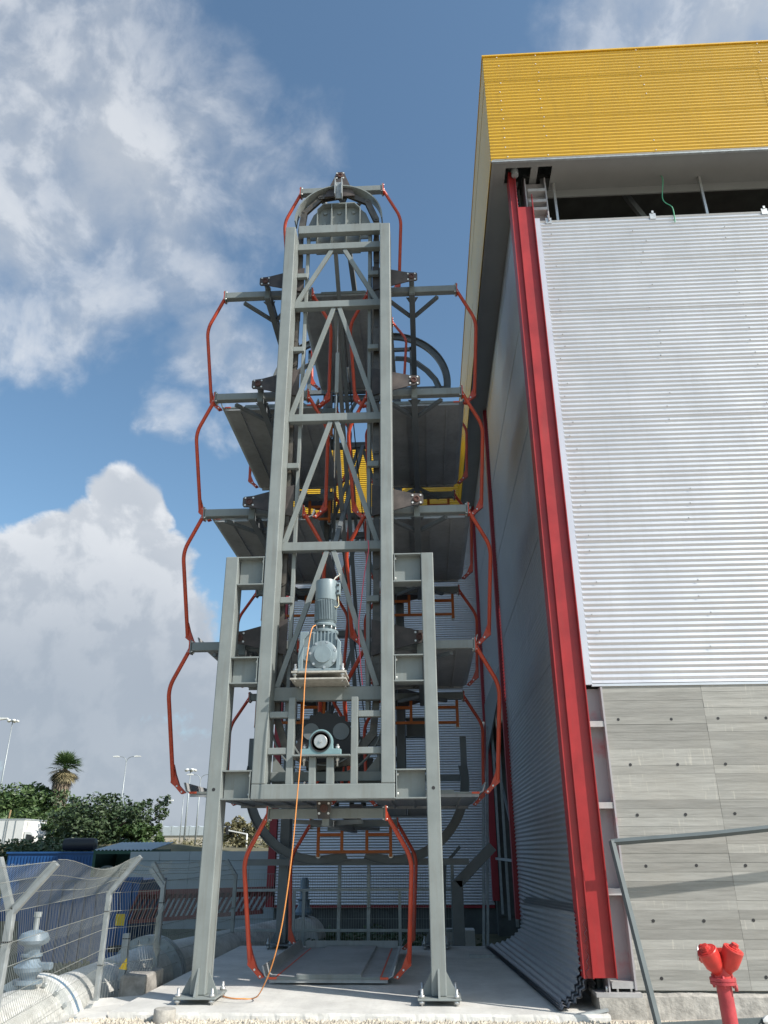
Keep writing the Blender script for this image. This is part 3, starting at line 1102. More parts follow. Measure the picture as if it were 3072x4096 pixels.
    poly += [(bcx + .158 * math.cos(a), bcz + .158 * math.sin(a)) for a in [R(-10 + 200 * i / 16) for i in range(17)]]
    poly += [(bcx - .165, 2.78), (bcx - .27, 2.775)]
    bb = MB().prism(poly, Y(.02), Y(.14)).build('bearing_block', bear_m, t, bevel=.008)
    MB().lathe([(.135, 0), (.135, .012), (.118, .012), (.118, -.01), (.10, -.01)], (bcx, Y(.02), bcz), (0, -sg, 0), 28).build('bearing_ring', black, bb)
    MB().lathe([(.088, -.02), (.088, .022), (.082, .028)], (bcx, Y(.02), bcz), (0, -sg, 0), 24).build('shaft_end', steel, bb)
    MB().lathe([(.02, .026), (.02, .045)], (bcx, Y(.02), bcz), (0, -sg, 0), 6).build('centre_bolt', steel, bb)
    for s in (-1, 1):
        MB().lathe([(.03, 0), (.03, .04)], (bcx + s * .22, Y(.08), 2.776), n=6).cyl((bcx + s * .22, Y(.08), 2.56), (bcx + s * .22, Y(.08), 2.84), .014, 8).lathe([(.028, 0), (.028, .05)], (bcx + s * .22, Y(.08), 2.625), n=6).build('bearing_bolt', steel, bb)
    # sprocket behind it
    n = 22
    pts = []
    for i in range(n):
        for da, rr_ in ((0, .40), (.25, .44), (.5, .44), (.75, .40)):
            a = 2 * math.pi * (i + da) / n
            pts.append((bcx + rr_ * math.cos(a), bcz + .05 + rr_ * math.sin(a)))
    sp = MB()
    # ring with three openings made from sectors
    inn = []
    sp.prism(pts, Y(.56), Y(.59))
    spo = sp.build('sprocket', black, t)
    MB().cyl((bcx, Y(.1), bcz), (bcx, Y(.62), bcz), .075, 16).build('drive_shaft', steel, t)
    for s in (-1, 1):
        MB().lathe([(.115, 0), (.115, .02)], (bcx + s * .21, Y(.558), bcz + .20), (0, -sg, 0), 18).build('sprocket_boss', dark, spo)
    return t


front_frame = tower_frame('front lattice frame of the parking tower, grey painted steel with gear motor and bearing', 10.4, 1, True)
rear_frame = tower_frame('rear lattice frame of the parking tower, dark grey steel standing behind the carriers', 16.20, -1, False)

# guide rails for the carrier rollers, carried by the rear frame
def guide_arc(cx, cz, rad, a0, a1, y, n=26):
    q = MB()
    for (r0, r1, d0, d1) in ((rad - .085, rad + .085, 0.05, .065), (rad + .07, rad + .085, -.02, .05), (rad - .085, rad - .07, -.02, .05)):
        vs, fs = [], []
        for i in range(n + 1):
            a = R(a0 + (a1 - a0) * i / n)
            for rr_, d in ((r0, d0), (r1, d0), (r1, d1), (r0, d1)):
                vs.append((cx + rr_ * math.cos(a), y + d, cz + rr_ * math.sin(a)))
        for i in range(n):
            for k in range(4):
                fs.append((4 * i + k, 4 * i + (k + 1) % 4, 4 * i + 4 + (k + 1) % 4, 4 * i + 4 + k))
        fs += [(0, 1, 2, 3), (4 * n, 4 * n + 3, 4 * n + 2, 4 * n + 1)]
        q._add(vs, fs)
    return q.build('guide_rail', dark, rear_frame)


guide_arc(CX + .70, 2.77, 1.385, -112, 12, 15.56)
guide_arc(CX - .70, 2.77, 1.385, 168, 292, 15.585)
guide_arc(CX + .70, 11.78, 1.385, -8, 112, 15.56)
guide_arc(CX - .70, 11.78, 1.385, 68, 188, 15.585)
for s in (-1, 1):
    MB().tube([(CX + s * x, 15.60, z) for x, z in ((.85, 12.52), (1.10, 12.50), (1.365, 12.37), (1.61, 12.14), (1.80, 11.88), (1.90, 11.60))], .075, 4).build('switch_rail', dark, rear_frame)
for z in (1.30, 2.77, 11.62):
    MB().box(CX - 2.1, CX + 2.1, 15.66, 15.74, z, z + .11).build('guide_tie', dark, rear_frame)
for s in (-1, 1):
    MB().box(CX + s * 2.085 - .06, CX + s * 2.085 + .06, 15.63, 15.74, 2.74, 3.6).build('guide_run_in', dark, rear_frame)
    MB().box(CX + s * 1.25 - .05, CX + s * 1.25 + .05, 15.66, 15.73, 11.73, 12.9).build('guide_post', dark, rear_frame)
MB().box(CX - 1.3, CX + 1.3, 15.66, 15.73, 12.80, 12.88).build('guide_tie', dark, rear_frame)

# central web that ties the two frames together
wb = thing('tower_tie_truss', 'dark tie bars and turnbuckle rods between the two tower frames', 'tie bars', (CX, 12.8, 7))
for (ya, za, yb, zb, x) in ((10.84, 10.2, 15.77, 5.8, -.03), (10.84, 5.8, 15.77, 10.2, .06), (10.84, 8.0, 15.77, 3.6, .02), (15.77, 8.0, 10.84, 11.6, -.06)):
    MB().bar((CX + x, ya, za), (CX + x, yb, zb), .07, .09).build('tie_bar', dark, wb)
for (ya, za, yb, zb, x) in ((10.84, 9.9, 15.77, 7.9, .12), (10.84, 5.7, 15.77, 3.7, .18), (10.84, 7.9, 15.77, 11.5, -.12)):
    rod = MB().cyl((CX + x, ya, za), (CX + x, yb, zb), .011, 8).build('tie_rod', black, wb)
    pa, pb_ = Vector((CX + x, ya, za)), Vector((CX + x, yb, zb))
    MB().cyl(pa.lerp(pb_, .16), pa.lerp(pb_, .22), .026, 8).build('turnbuckle', galv, rod)
MB().cyl((CX + .02, 10.86, 10.15), (CX + .01, 10.95, 7.0), .009, 8).build('hanger_rod', steel, wb)
MB().box(CX - .01, CX + .05, 10.86, 10.90, 8.55, 9.35).build('hanger_tube', grey, wb)

# ------------------------------------------------------------------ drive chains
def chain(label, y):
    t = thing('drive_chain', label, 'chain', (CX, y, 3), 'drive chains of the parking tower')
    zt, zb, rad = 12.33, 3.28, .705
    straight = zt - zb
    arc = math.pi * rad
    per = 2 * straight + 2 * arc
    N = 46
    p = per / N
    hw = .052

    def at(s):
        s %= per
        if s < straight:
            return (CX - rad - .02, zb + s)
        s -= straight
        if s < arc:
            a = math.pi - s / rad
            return (CX - .02 + rad * math.cos(a), zt + rad * math.sin(a))
        s -= arc
        if s < straight:
            return (CX - .02 + rad, zt - s)
        s -= straight
        a = -s / rad
        return (CX - .02 + rad * math.cos(a), zb + rad * math.sin(a))
    L = p / 2

    def link_mesh(w, ys, nm):
        q = MB()
        for y0, y1 in ys:
            poly = []
            for i in range(7):
                a = R(-90 + 30 * i)
                poly.append((L + w * math.cos(a), w * math.sin(a)))
            for i in range(7):
                a = R(90 + 30 * i)
                poly.append((-L + w * math.cos(a), w * math.sin(a)))
            poly2 = []
            for (px_, pz_) in poly:
                poly2.append((px_, pz_ * (0.78 if abs(px_) < L * .6 else 1)))
            q.prism(poly2, y0, y1)
        return q.mesh(nm)
    inner = link_mesh(.048, ((-.012, .004), (.032, .048)), 'inner_link')
    outer = link_mesh(.054, ((-.032, -.014), (.05, .066)), 'outer_link')
    pin = MB().lathe([(.024, -.044), (.024, -.030), (.03, -.030), (.03, .06)], (0, 0, 0), (0, 1, 0), 10).mesh('chain_pin')
    for me_ in (inner, outer, pin):
        me_.materials.append(chain_m)
    for i in range(N):
        a, b = at(i * p), at((i + 1) * p)
        ang = math.atan2(b[1] - a[1], b[0] - a[0])
        inst('chain_link', inner if i % 2 else outer, chain_m, t, ((a[0] + b[0]) / 2, y, (a[1] + b[1]) / 2), (0, -ang, 0))
        inst('chain_pin', pin, chain_m, t, (a[0], y, a[1]))
    return t


chain('oily dark link chain running up the front frame of the parking tower', 10.905)
chain('oily dark link chain running up the rear frame of the parking tower', 15.66)

# ------------------------------------------------------------------ car carriers
PARTS = {}


def proto(key, fn, m, bevel=0):
    if key not in PARTS:
        q = MB()
        fn(q)
        me_ = q.mesh(key)
        me_.materials.append(m)
        PARTS[key] = me_
    return PARTS[key]


def cpart(key, nm, fn, m, parent, loc=(0, 0, 0), bevel=0.0, rot=None):
    ob = bpy.data.objects.new(nm, proto(key, fn, m))
    COL.objects.link(ob)
    ob.parent = parent
    ob.location = loc
    if rot:
        ob.rotation_euler = rot
    if bevel:
        md = ob.modifiers.new('bevel', 'BEVEL')
        md.width = bevel
        md.segments = 2
        md.limit_method = 'ANGLE'
    return ob


def ear_poly(d):
    # d: direction of the pivot as seen from the chain
    pts = [(.085, -.085), (.105, -.06), (.105, .06), (.085, .09), (-.06, .10), (-.70, .27), (-.70, -.27), (-.06, -.10)]
    ang = {'R': 0, 'L': math.pi, 'T': math.pi / 2, 'B': -math.pi / 2}[d]
    if d in 'TB':
        pts = [(.085, -.075), (.10, -.05), (.10, .05), (.085, .075), (-.06, .12), (-.52, .29), (-.52, -.29), (-.06, -.12)]
    if d == 'B':
        pts = [(.13, -.075), (.13, .075), (-.30, .13), (-.30, -.13)]
    c, s = math.cos(ang), math.sin(ang)
    return [(x * c - z * s, x * s + z * c) for x, z in pts]


def pipe_path(s, y, lean):
    p = [(s * .80, y, -.04)]
    A = Vector((s * .80, y, -.04)); B = Vector((s * 1.145, y + lean * .28, -.62)); C = Vector((s * 1.075, y + lean, -1.92))
    # rounded knee
    k0 = B + (A - B).normalized() * .16
    k1 = B + (C - B).normalized() * .16
    p.append(tuple(k0))
    for i in range(1, 6):
        t = i / 6
        q = k0 * (1 - t) ** 2 + B * (2 * t * (1 - t)) + k1 * t * t
        p.append(tuple(q))
    p.append(tuple(k1))
    p.append(tuple(C))
    return p


PL0, PL1 = 0.90, 4.28       # pallet extent in y
PZ = -2.075                 # pallet underside


def carrier(label, loc, d):
    t = thing('car_carrier', label, 'car carrier', loc, 'car carriers hanging in the parking tower')
    # hanger plates ("ears") and pivots
    for nm, y0, y1, yb in (('f', -.02, .0, -.02), ('b', 4.83, 4.85, 4.85)):
        e = cpart('ear_' + d + nm, 'hanger_plate', lambda q: q.prism(ear_poly(d), y0, y1), ear_m, t)
        sg = -1 if nm == 'f' else 1
        cpart('hub_' + nm, 'pivot_hub', lambda q: q.lathe([(.052, 0), (.052, .022), (.035, .026), (.035, .012)], (0, yb, 0), (0, sg, 0), 16), mat('rusty_pin', (0.10, .045, .035), .6), e)
        for bx_ in (-.062, .062):
            for bz_ in (-.062, .062):
                cpart('pbolt' + nm, 'pivot_bolt', lambda q: q.lathe([(.016, 0), (.016, .012)], (0, 0, 0), (0, sg, 0), 6), bolt_white, e, (bx_, yb, bz_))
    cpart('shaft', 'pivot_shaft', lambda q: q.cyl((0, 0, 0), (0, 4.83, 0), .045, 12), dark, t)
    # front and rear beams with end plates
    for nm, y in (('f', .32), ('b', 4.45)):
        bmo = cpart('beam_' + nm, 'transverse_beam', lambda q: q.box(-.785, .785, y - .06, y + .06, -.115, .015), grey if nm == 'f' else grey_in, t, bevel=.01)
        for s in (-1, 1):
            ep = cpart('endp_%s%d' % (nm, s), 'end_plate', lambda q: q.box(s * .795 - .008, s * .795 + .008, y - .075, y + .075, -.15, .05), grey_in, bmo)
            cpart('endpo_%s%d' % (nm, s), 'pipe_flange', lambda q: q.box(s * .813 - .009, s * .813 + .009, y - .07, y + .07, -.145, .045), orange, bmo)
            for zz in (-.125, .025):
                for dy in (-.05, .05):
                    cpart('eb%d' % s, 'flange_bolt', lambda q: q.cyl((-.035, 0, 0), (.035, 0, 0), .011, 6), bolt_white, bmo, (s * .80, y + dy, zz))
    cpart('hangf', 'hanger_post', lambda q: q.box(-.045, .045, .19, .255, -.20, .05), grey_in, t)
    cpart('hangb', 'hanger_post', lambda q: q.box(-.045, .045, 4.515, 4.58, -.20, .05), grey_in, t)
    # centre tube with gussets and horizontal braces
    tb = cpart('ctube', 'centre_tube', lambda q: q.box(-.052, .052, .2, 4.57, -.215, -.118), dark, t, bevel=.008)
    for y, sg in ((.38, 1), (4.39, -1)):
        for s in (-1, 1):
            cpart('brace%d%d' % (sg, s), 'corner_brace', lambda q: q.bar((s * .46, y, -.15), (s * .04, y + sg * .52, -.155), .06, .055), dark, t)
            cpart('gus%d%d' % (sg, s), 'tube_gusset', lambda q: q.prism([(s * .053, y), (s * .11, y), (s * .053, y + sg * .14)], -.14, -.13, 'z'), dark, tb)
    # side pipes, their feet and the pallet
    for nm, y, lean in (('f', .32, .64), ('b', 4.45, -.24)):
        yf = y + lean
        for s in (-1, 1):
            pp = cpart('pipe%s%d' % (nm, s), 'side_pipe', lambda q: q.tube(pipe_path(s, y, lean), .031, 12), orange, t)
            cpart('pfoot%s%d' % (nm, s), 'pipe_foot', lambda q: q.prism([(s * 1.085, -1.66), (s * 1.105, -1.92), (s * 1.03, -1.98), (s * .93, -2.08), (s * .865, -2.06), (s * .97, -1.96), (s * 1.04, -1.80)], yf - .035, yf + .035), orange, pp)
            for zz in (-1.97, -2.05):
                cpart('fb%d' % s, 'foot_bolt', lambda q: q.lathe([(.014, 0), (.014, .02)], (0, 0, 0), (0, -1, 0), 6), bolt_white, pp, (s * (.92 if zz < -2 else 1.0), yf - .036, zz))
    pal = cpart('pallet', 'pallet_floor', lambda q: q.prism([(-.80, PZ), (.80, PZ), (.80, PZ + .022), (.44, PZ + .024), (.43, PZ + .055), (-.43, PZ + .055), (-.44, PZ + .024), (-.80, PZ + .022)], PL0, PL1), pallet_m, t)
    for s in (-1, 1):
        cpart('pflange%d' % s, 'pallet_side', lambda q: q.prism([(s * .801, PZ + .002), (s * .86, PZ + .03), (s * .90, PZ + .15), (s * .885, PZ + .155), (s * .845, PZ + .04), (s * .801, PZ + .022)], PL0 + .01, PL1 - .005), pallet_m, t)
        cpart('mark%d' % s, 'corner_mark', lambda q: q.box(s * .745 - .055, s * .745 + .055, PL0 - .012, PL0 - .008, PZ - .004, PZ + .024), tape, pal)
        cpart('strip%d' % s, 'edge_stripe', lambda q: q.box(s * .70 - .012, s * .70 + .012, PL0 + .02, PL1 - .1, PZ + .0235, PZ + .0265), tape, pal)
    cpart('plip', 'front_lip', lambda q: q.box(-.802, .802, PL0 - .008, PL0 - .001, PZ - .004, PZ + .024).box(-.43, .43, PL0 - .007, PL0 - .001, PZ + .026, PZ + .053), grey_in, pal)
    cpart('pback', 'back_stop', lambda q: q.box(-.80, .80, PL1 + .002, PL1 + .014, PZ, PZ + .13), pallet_m, pal)
    for i, x in enumerate((-.55, -.18, .22, .58)):
        cpart('prib%d' % i, 'underside_rib', lambda q: q.box(x - .02, x + .02, PL0 + .06, PL1 - .05, PZ - .03, PZ - .001), pallet_m, pal)
    cpart('pcrossf', 'underside_cross_rib', lambda q: q.box(-.79, .79, PL0 + .005, PL0 + .055, PZ - .045, PZ - .001), pallet_m, pal)
    cpart('pcrossb', 'underside_cross_rib', lambda q: q.box(-.79, .79, PL1 - .049, PL1 - .001, PZ - .045, PZ - .001), pallet_m, pal)
    # orange roller frame under the rear beam
    gf = cpart('gframe', 'roller_frame', lambda q: q.box(-.70, -.645, 4.53, 4.575, -.62, -.10).box(.645, .70, 4.53, 4.575, -.62, -.10)
               .box(-.26, -.205, 4.532, 4.573, -.53, -.10).box(.205, .26, 4.532, 4.573, -.53, -.10)
               .box(-.646, -.259, 4.534, 4.571, -.27, -.215).box(.259, .646, 4.534, 4.571, -.27, -.215).box(-.646, .646, 4.536, 4.569, -.56, -.51), orange2, t)
    for s in (-1, 1):
        cpart('roll', 'guide_roller', lambda q: q.lathe([(.045, 0), (.045, .05), (.02, .055)], (0, 0, 0), (0, 1, 0), 16), steel, gf, (s * .672, 4.576, -.60))
    return t


PIV_Y = 10.87
ZS = (10.95, 8.765, 6.58, 4.40)
names = ('uppermost', 'second from the top', 'third from the top', 'lowest')
for i, z in enumerate(ZS):
    carrier('grey car carrier with orange side pipes, %s of the left column' % names[i], (CX - 1.315, PIV_Y, z), 'L')
    carrier('grey car carrier with orange side pipes, %s of the right column' % names[i], (CX + 1.315, PIV_Y, z - .03), 'R')
carrier('car carrier at the very top of the tower, against the sky', (CX - .01, PIV_Y, 13.44), 'T')
carrier('car carrier at ground level, its open pallet just above the slab', (CX - .01, PIV_Y, 2.065), 'B')

# ------------------------------------------------------------------ gear motor on the front frame
gm = thing('gear_motor', 'blue-grey gear motor standing upright on the front tower frame', 'motor', (-1.40, 10.45, 3.61))
MB().box(-1.80, -1.05, 10.18, 10.75, 3.642, 3.662).build('lower_plate', plate_m, gm)
MB().box(-1.79, -1.06, 10.20, 10.74, 3.735, 3.758).build('upper_plate', plate_m, gm)
for x in (-1.745, -1.105):
    for y in (10.25, 10.68):
        MB().cyl((x, y, 3.62), (x, y, 3.86), .018, 8).lathe([(.034, 0), (.034, .035)], (x, y, 3.76), n=6).lathe([(.034, 0), (.034, .035)], (x, y, 3.70), n=6).build('levelling_bolt', steel, gm)
gb = MB().prism([(-1.70, 3.76), (-1.15, 3.76), (-1.15, 4.02), (-1.19, 4.20), (-1.22, 4.32), (-1.55, 4.32), (-1.60, 4.26), (-1.70, 4.22)], 10.30, 10.64).build('gearbox', motor_m, gm, bevel=.02)
MB().prism([(-1.71, 3.765), (-1.65, 3.765), (-1.64, 4.20), (-1.58, 4.27), (-1.58, 4.31), (-1.70, 4.31), (-1.705, 4.1), (-1.72, 3.95)], 10.25, 10.298).build('housing_lug', motor_m, gb, bevel=.01)
MB().prism([(-1.20, 3.765), (-1.14, 3.765), (-1.135, 4.16), (-1.19, 4.23)], 10.25, 10.298).build('housing_lug', motor_m, gb, bevel=.01)
MB().box(-1.72, -1.13, 10.24, 10.66, 3.759, 3.80).build('gearbox_foot', motor_m, gb, bevel=.01)
MB().lathe([(.195, 0), (.195, .05), (.17, .065), (.12, .07), (.115, .09), (.0, .095)], (-1.375, 10.30, 3.985), (0, -1, 0), 28).build('output_cover', motor_m, gb)
for i in range(7):
    a = R(20 + i * 360 / 7)
    MB().lathe([(.02, 0), (.02, .02)], (-1.375 + .175 * math.cos(a), 10.25, 3.985 + .175 * math.sin(a)), (0, -1, 0), 6).build('cover_bolt', steel, gb)
MB().lathe([(.10, 0), (.10, .03), (.08, .04)], (-1.60, 10.30, 4.0), (0, -1, 0), 20).build('side_boss', motor_m, gb)
for i in range(7):
    x = -1.52 + i * .05
    MB().box(x, x + .016, 10.275, 10.299, 4.10, 4.315).build('gearbox_rib', motor_m, gb)
MB().lathe([(.185, 0), (.19, .012), (.19, .035), (.17, .045), (.15, .05), (.11, .06), (.11, .10), (.155, .10), (.16, .125), (.15, .14), (.11, .15)], (-1.385, 10.46, 4.32), (0, 0, 1), 30).build('adapter_flange', motor_m, gm)
for i in range(8):
    a = 2 * math.pi * i / 8
    MB().cyl((-1.385 + .145 * math.cos(a), 10.46 + .145 * math.sin(a), 4.36), (-1.385 + .145 * math.cos(a), 10.46 + .145 * math.sin(a), 4.43), .012, 6).build('flange_bolt', steel, gm)
st = MB().lathe([(.125, 0), (.132, .03), (.132, .30), (.125, .33)], (-1.38, 10.46, 4.47), (0, 0, 1), 30).build('stator_body', motor_m, gm)
for i in range(40):
    a = 2 * math.pi * i / 40
    c, s = math.cos(a), math.sin(a)
    MB().bar((-1.38 + .142 * c, 10.46 + .142 * s, 4.50), (-1.38 + .142 * c, 10.46 + .142 * s, 4.79), .008, .034, (c, s, 0)).build('cooling_fin', motor_m, st)
MB().lathe([(.148, 0), (.152, .02), (.152, .27), (.146, .295), (.11, .305), (0.001, .307)], (-1.38, 10.46, 4.80), (0, 0, 1), 32).build('fan_hood', motor_m, gm)
tb = MB().box(-1.235, -1.175, 10.40, 10.52, 4.88, 5.06).build('terminal_box', motor_m, gm, bevel=.01)
MB().lathe([(.016, 0), (.016, .02)], (-1.205, 10.399, 5.02), (0, -1, 0), 6).lathe([(.016, 0), (.016, .02)], (-1.205, 10.399, 4.93), (0, -1, 0), 6).build('gland', black, tb)
MB().tube([(-1.21, 10.44, 4.88), (-1.20, 10.42, 4.80), (-1.19, 10.40, 4.72), (-1.22, 10.38, 4.68), (-1.25, 10.38, 4.70)], .008, 6).build('terminal_lead', mat('pale_lead', (.5, .45, .3), .6), tb)
MB().tube([(-1.30, 10.5, 5.10), (-1.27, 10.6, 5.2), (-1.22, 10.7, 5.28), (-1.25, 10.75, 5.34)], .010, 6).build('lifting_sling', plate_m, gm)


def smooth_path(pts, n=8):
    P = [Vector(p) for p in pts]
    out = []
    for i in range(len(P) - 1):
        p0, p1, p2, p3 = P[max(i - 1, 0)], P[i], P[i + 1], P[min(i + 2, len(P) - 1)]
        for k in range(n):
            t = k / n
            out.append(.5 * ((2 * p1) + (-p0 + p2) * t + (2 * p0 - 5 * p1 + 4 * p2 - p3) * t * t + (-p0 + 3 * p1 - 3 * p2 + p3) * t ** 3))
    out.append(P[-1])
    return out

# ------------------------------------------------------------------ cables
tag(MB().tube(smooth_path([(-1.50, 10.33, 4.42), (-1.548, 10.24, 4.30), (-1.584, 10.12, 3.734), (-1.595, 10.10, 2.84), (-1.627, 10.10, 2.172), (-1.666, 10.10, 1.489), (-1.745, 10.12, .795), (-1.86, 10.2, .34), (-2.03, 10.45, .03),
                            (-2.16, 10.68, SLAB + .012), (-2.27, 10.66, SLAB + .012), (-2.42, 10.69, SLAB + .012), (-2.60, 10.86, SLAB + .012), (-2.66, 10.93, SLAB + .012)]), .0075, 8).build('power_cable', cable_o),
    'orange power cable hanging from the gear motor to the slab', 'cable')
tag(MB().tube(smooth_path([(-.82, 10.85, 5.80), (-.815, 10.78, 5.84), (-.80, 10.69, 5.80), (-.794, 10.68, 5.639), (-.847, 10.68, 5.312), (-.898, 10.68, 4.852), (-.929, 10.68, 4.508), (-.905, 10.68, 4.039), (-.869, 10.69, 3.65)]), .007, 6).build('cord', pink),
    'thin pink cord hung over a cross beam beside the motor', 'cord')
tag(MB().tube(smooth_path([(4.351, 10.2, 12.40), (4.353, 10.14, 12.208), (4.279, 10.12, 11.8), (4.298, 10.10, 11.651), (4.389, 10.09, 11.536), (4.402, 10.09, 11.354), (4.393, 10.09, 11.2)]), .009, 6).build('wire', green_w),
    'green wire dangling over the top of the silver front wall', 'wire')

# ------------------------------------------------------------------ welded mesh fence on the left
def folded(z):
    """outward fold of the mesh (V creases) by height above the fence foot"""
    for zc in (.45, 1.05):
        dz = abs(z - zc)
        if dz < .10:
            return .055 * (1 - dz / .10)
    return 0.0


def mesh_panel(parent, a, b, z0, zk, arm, name='mesh_panel', step=.05, seed=1, sag=.0, wr=.0023):
    """a,b: 2D ends; z0 foot, zk knee height; arm = (outward vec2, rise)"""
    rr_ = random.Random(seed)
    a = Vector((a[0], a[1])); b = Vector((b[0], b[1]))
    L = (b - a).length
    d = (b - a) / L
    nrm = Vector((d.y, -d.x))
    q = MB()
    zs = [z0, z0 + .33, z0 + .45, z0 + .57, z0 + .93, z0 + 1.05, zk]
    n = int(L / step)

    def P(s, z, out=0.0):
        p = a + d * s + nrm * (folded(z - z0) + out)
        return (p.x, p.y, z)
    tip = Vector(arm[0])
    for i in range(n + 1):
        s = min(L, i * step)
        jit = rr_.uniform(-.004, .004)
        pts = [P(s + jit, z) for z in zs]
        t = s / L
        dip = -sag * math.sin(math.pi * t) ** 2
        if arm[1]:
            e = rr_.uniform(.0, .03)
            base = a + d * (s + jit)
            pts.append((base.x + tip.x * (1 + e), base.y + tip.y * (1 + e), zk + (arm[1] + dip) * (1 + e)))
        q.tube(pts, wr, 3, False)
    hz = [z0 + .05, z0 + .25, z0 + .45, z0 + .62, z0 + .85, z0 + 1.05, zk]
    for z in hz:
        m = max(2, int(L / .4))
        q.tube([P(L * i / m, z) for i in range(m + 1)], wr * 1.25, 4, False)
    if arm[1]:
        for fr_ in (.35, .68, 1.0):
            m = 14
            pts = []
            for i in range(m + 1):
                t = i / m
                p = a + d * (L * t) + tip * fr_
                pts.append((p.x, p.y, zk + (arm[1] - sag * math.sin(math.pi * t) ** 2) * fr_ + .01 * math.sin(7 * t + fr_)))
            q.tube(pts, wr * 1.25, 4, False)
    return q.build(name, wire_m, parent)


def fence_post(parent, x, y, z0, zk, arm, arm2=None, w=.062):
    p = MB().box(x - w / 2, x + w / 2, y - w / 2, y + w / 2, z0, zk).build('post', galv, parent, bevel=.006)
    for k, A in enumerate((arm, arm2)):
        if A is None:
            continue
        (dx, dy), rise = A
        MB().bar((x, y, zk - .03), (x + dx, y + dy, zk + rise), w * .95, w * .95).build('post_arm', galv, p)
    for z in (z0 + .45, z0 + 1.05):
        if z < zk:
            MB().box(x - w / 2 - .004, x + w / 2 + .004, y - w / 2 - .004, y + w / 2 + .004, z - .006, z + .006).build('post_clip', black, p)
    return p


FZ = -.20
fence = thing('mesh_fence', 'galvanised welded mesh fence with cranked posts on the left of the slab', 'fence', (-4.1, 9, FZ))
armv = ((.34, -.05), .40)
fence_post(fence, -3.62, 7.28, FZ, 1.10, ((.33, .0), .36), ((-.20, .0), .40), .062)
fence_post(fence, -4.16, 10.90, FZ, 1.08, ((.37, -.02), .41), None, .062)
fence_post(fence, -4.02, 12.66, FZ, 1.09, ((-.22, .0), .22), None, .062)
mesh_panel(fence, (-3.2, 4.5), (-3.62, 7.28), FZ, 1.10, ((.33, 0), .36), seed=3)
mesh_panel(fence, (-3.62, 7.28), (-4.16, 10.90), FZ, 1.08, ((.35, -.02), .40), seed=4, sag=.10)
# crumpled short panel to the corner post
mesh_panel(fence, (-4.16, 10.90), (-3.72, 11.55), FZ, 1.06, ((.16, -.02), .36), seed=6, sag=.05, step=.04)
mesh_panel(fence, (-3.72, 11.55), (-4.02, 12.66), FZ, .62, ((0, 0), 0), seed=7)
MB().bar((-3.55, 7.3, FZ + .02), (-4.2, 11.0, FZ + .02), .05, .07).build('bottom_rail', galv, fence)
o = MB().prism([(-4.06, .16), (-3.955, .15), (-3.965, .29)], 11.28, 11.285).build('warning_pennant', ywarn, fence)
# extra post leaning in the yard behind and its mate
fence_post(fence, -4.22, 11.9, FZ - .4, .50, ((0, 0), .01), None, .085)

fence2 = thing('mesh_fence', 'dark mesh fence with cranked posts running behind the parking tower slab', 'fence', (-3, 17, GND - .4))
F2 = -.55
posts2 = [(-4.25, 13.4), (-4.1, 15.6), (-4.0, 17.3), (-1.85, 17.3), (-1.25, 17.3), (.45, 17.3)]
for i, (x, y) in enumerate(posts2):
    fence_post(fence2, x, y, F2, 1.12 if i < 3 else 1.30, ((-.22, .05), .26) if i < 3 else ((0, .01), .02), None, .07)
for i, (p, q_) in enumerate(zip(posts2[:-1], posts2[1:])):
    mesh_panel(fence2, p, q_, F2, 1.12, ((-.2, .05), .24) if i < 2 else ((0, .0), 0), seed=20 + i, wr=.003)
for z in (.10, .82):
    MB().box(-3.95, .42, 17.24, 17.27, z - .025, z + .025).build('gate_rail', galv, fence2)
for x in (-2.76, -2.56, -.62):
    MB().box(x - .03, x + .03, 17.235, 17.275, F2, .82).build('gate_stile', galv, fence2)

cp = thing('cranked_post', 'heavy grey cranked fence post with long arm near the hall wall', 'fence post', (.52, 16.6, GND - .3))
MB().box(.40, .63, 16.5, 16.66, -.6, 1.02).build('post', dark, cp, bevel=.01)
MB().bar((.52, 16.58, .95), (1.24, 16.58, 1.62), .16, .20).build('arm', dark, cp, bevel=.01)
cp2 = thing('cranked_post', 'thin cranked fence post left of the heavy one behind the tower', 'fence post', (.25, 17.0, GND - .3))
MB().bar((.2, 17.0, -.6), (.30, 17.0, 1.3), .07, .07).build('post', dark, cp2)
MB().bar((.30, 17.0, 1.28), (.62, 17.0, 1.62), .06, .06).build('arm', dark, cp2)
lad = thing('leaning_profiles', 'pair of pale steel studs leaning against the hall wall behind the tower', 'steel profiles', (1.2, 17.5, GND))
MB().bar((1.02, 17.4, -.3), (1.34, 18.6, 4.3), .05, .05).build('stud', galv, lad)
MB().bar((1.10, 17.4, -.3), (1.42, 18.6, 4.2), .05, .05).build('stud', galv, lad)
MB().box(.62, 1.02, 14.6, 14.7, SLAB + .001, SLAB + .05).build('steel_offcut', galv)
tag(bpy.data.objects['steel_offcut'], 'short steel offcut lying on the slab beside the rear right foot', 'offcut')

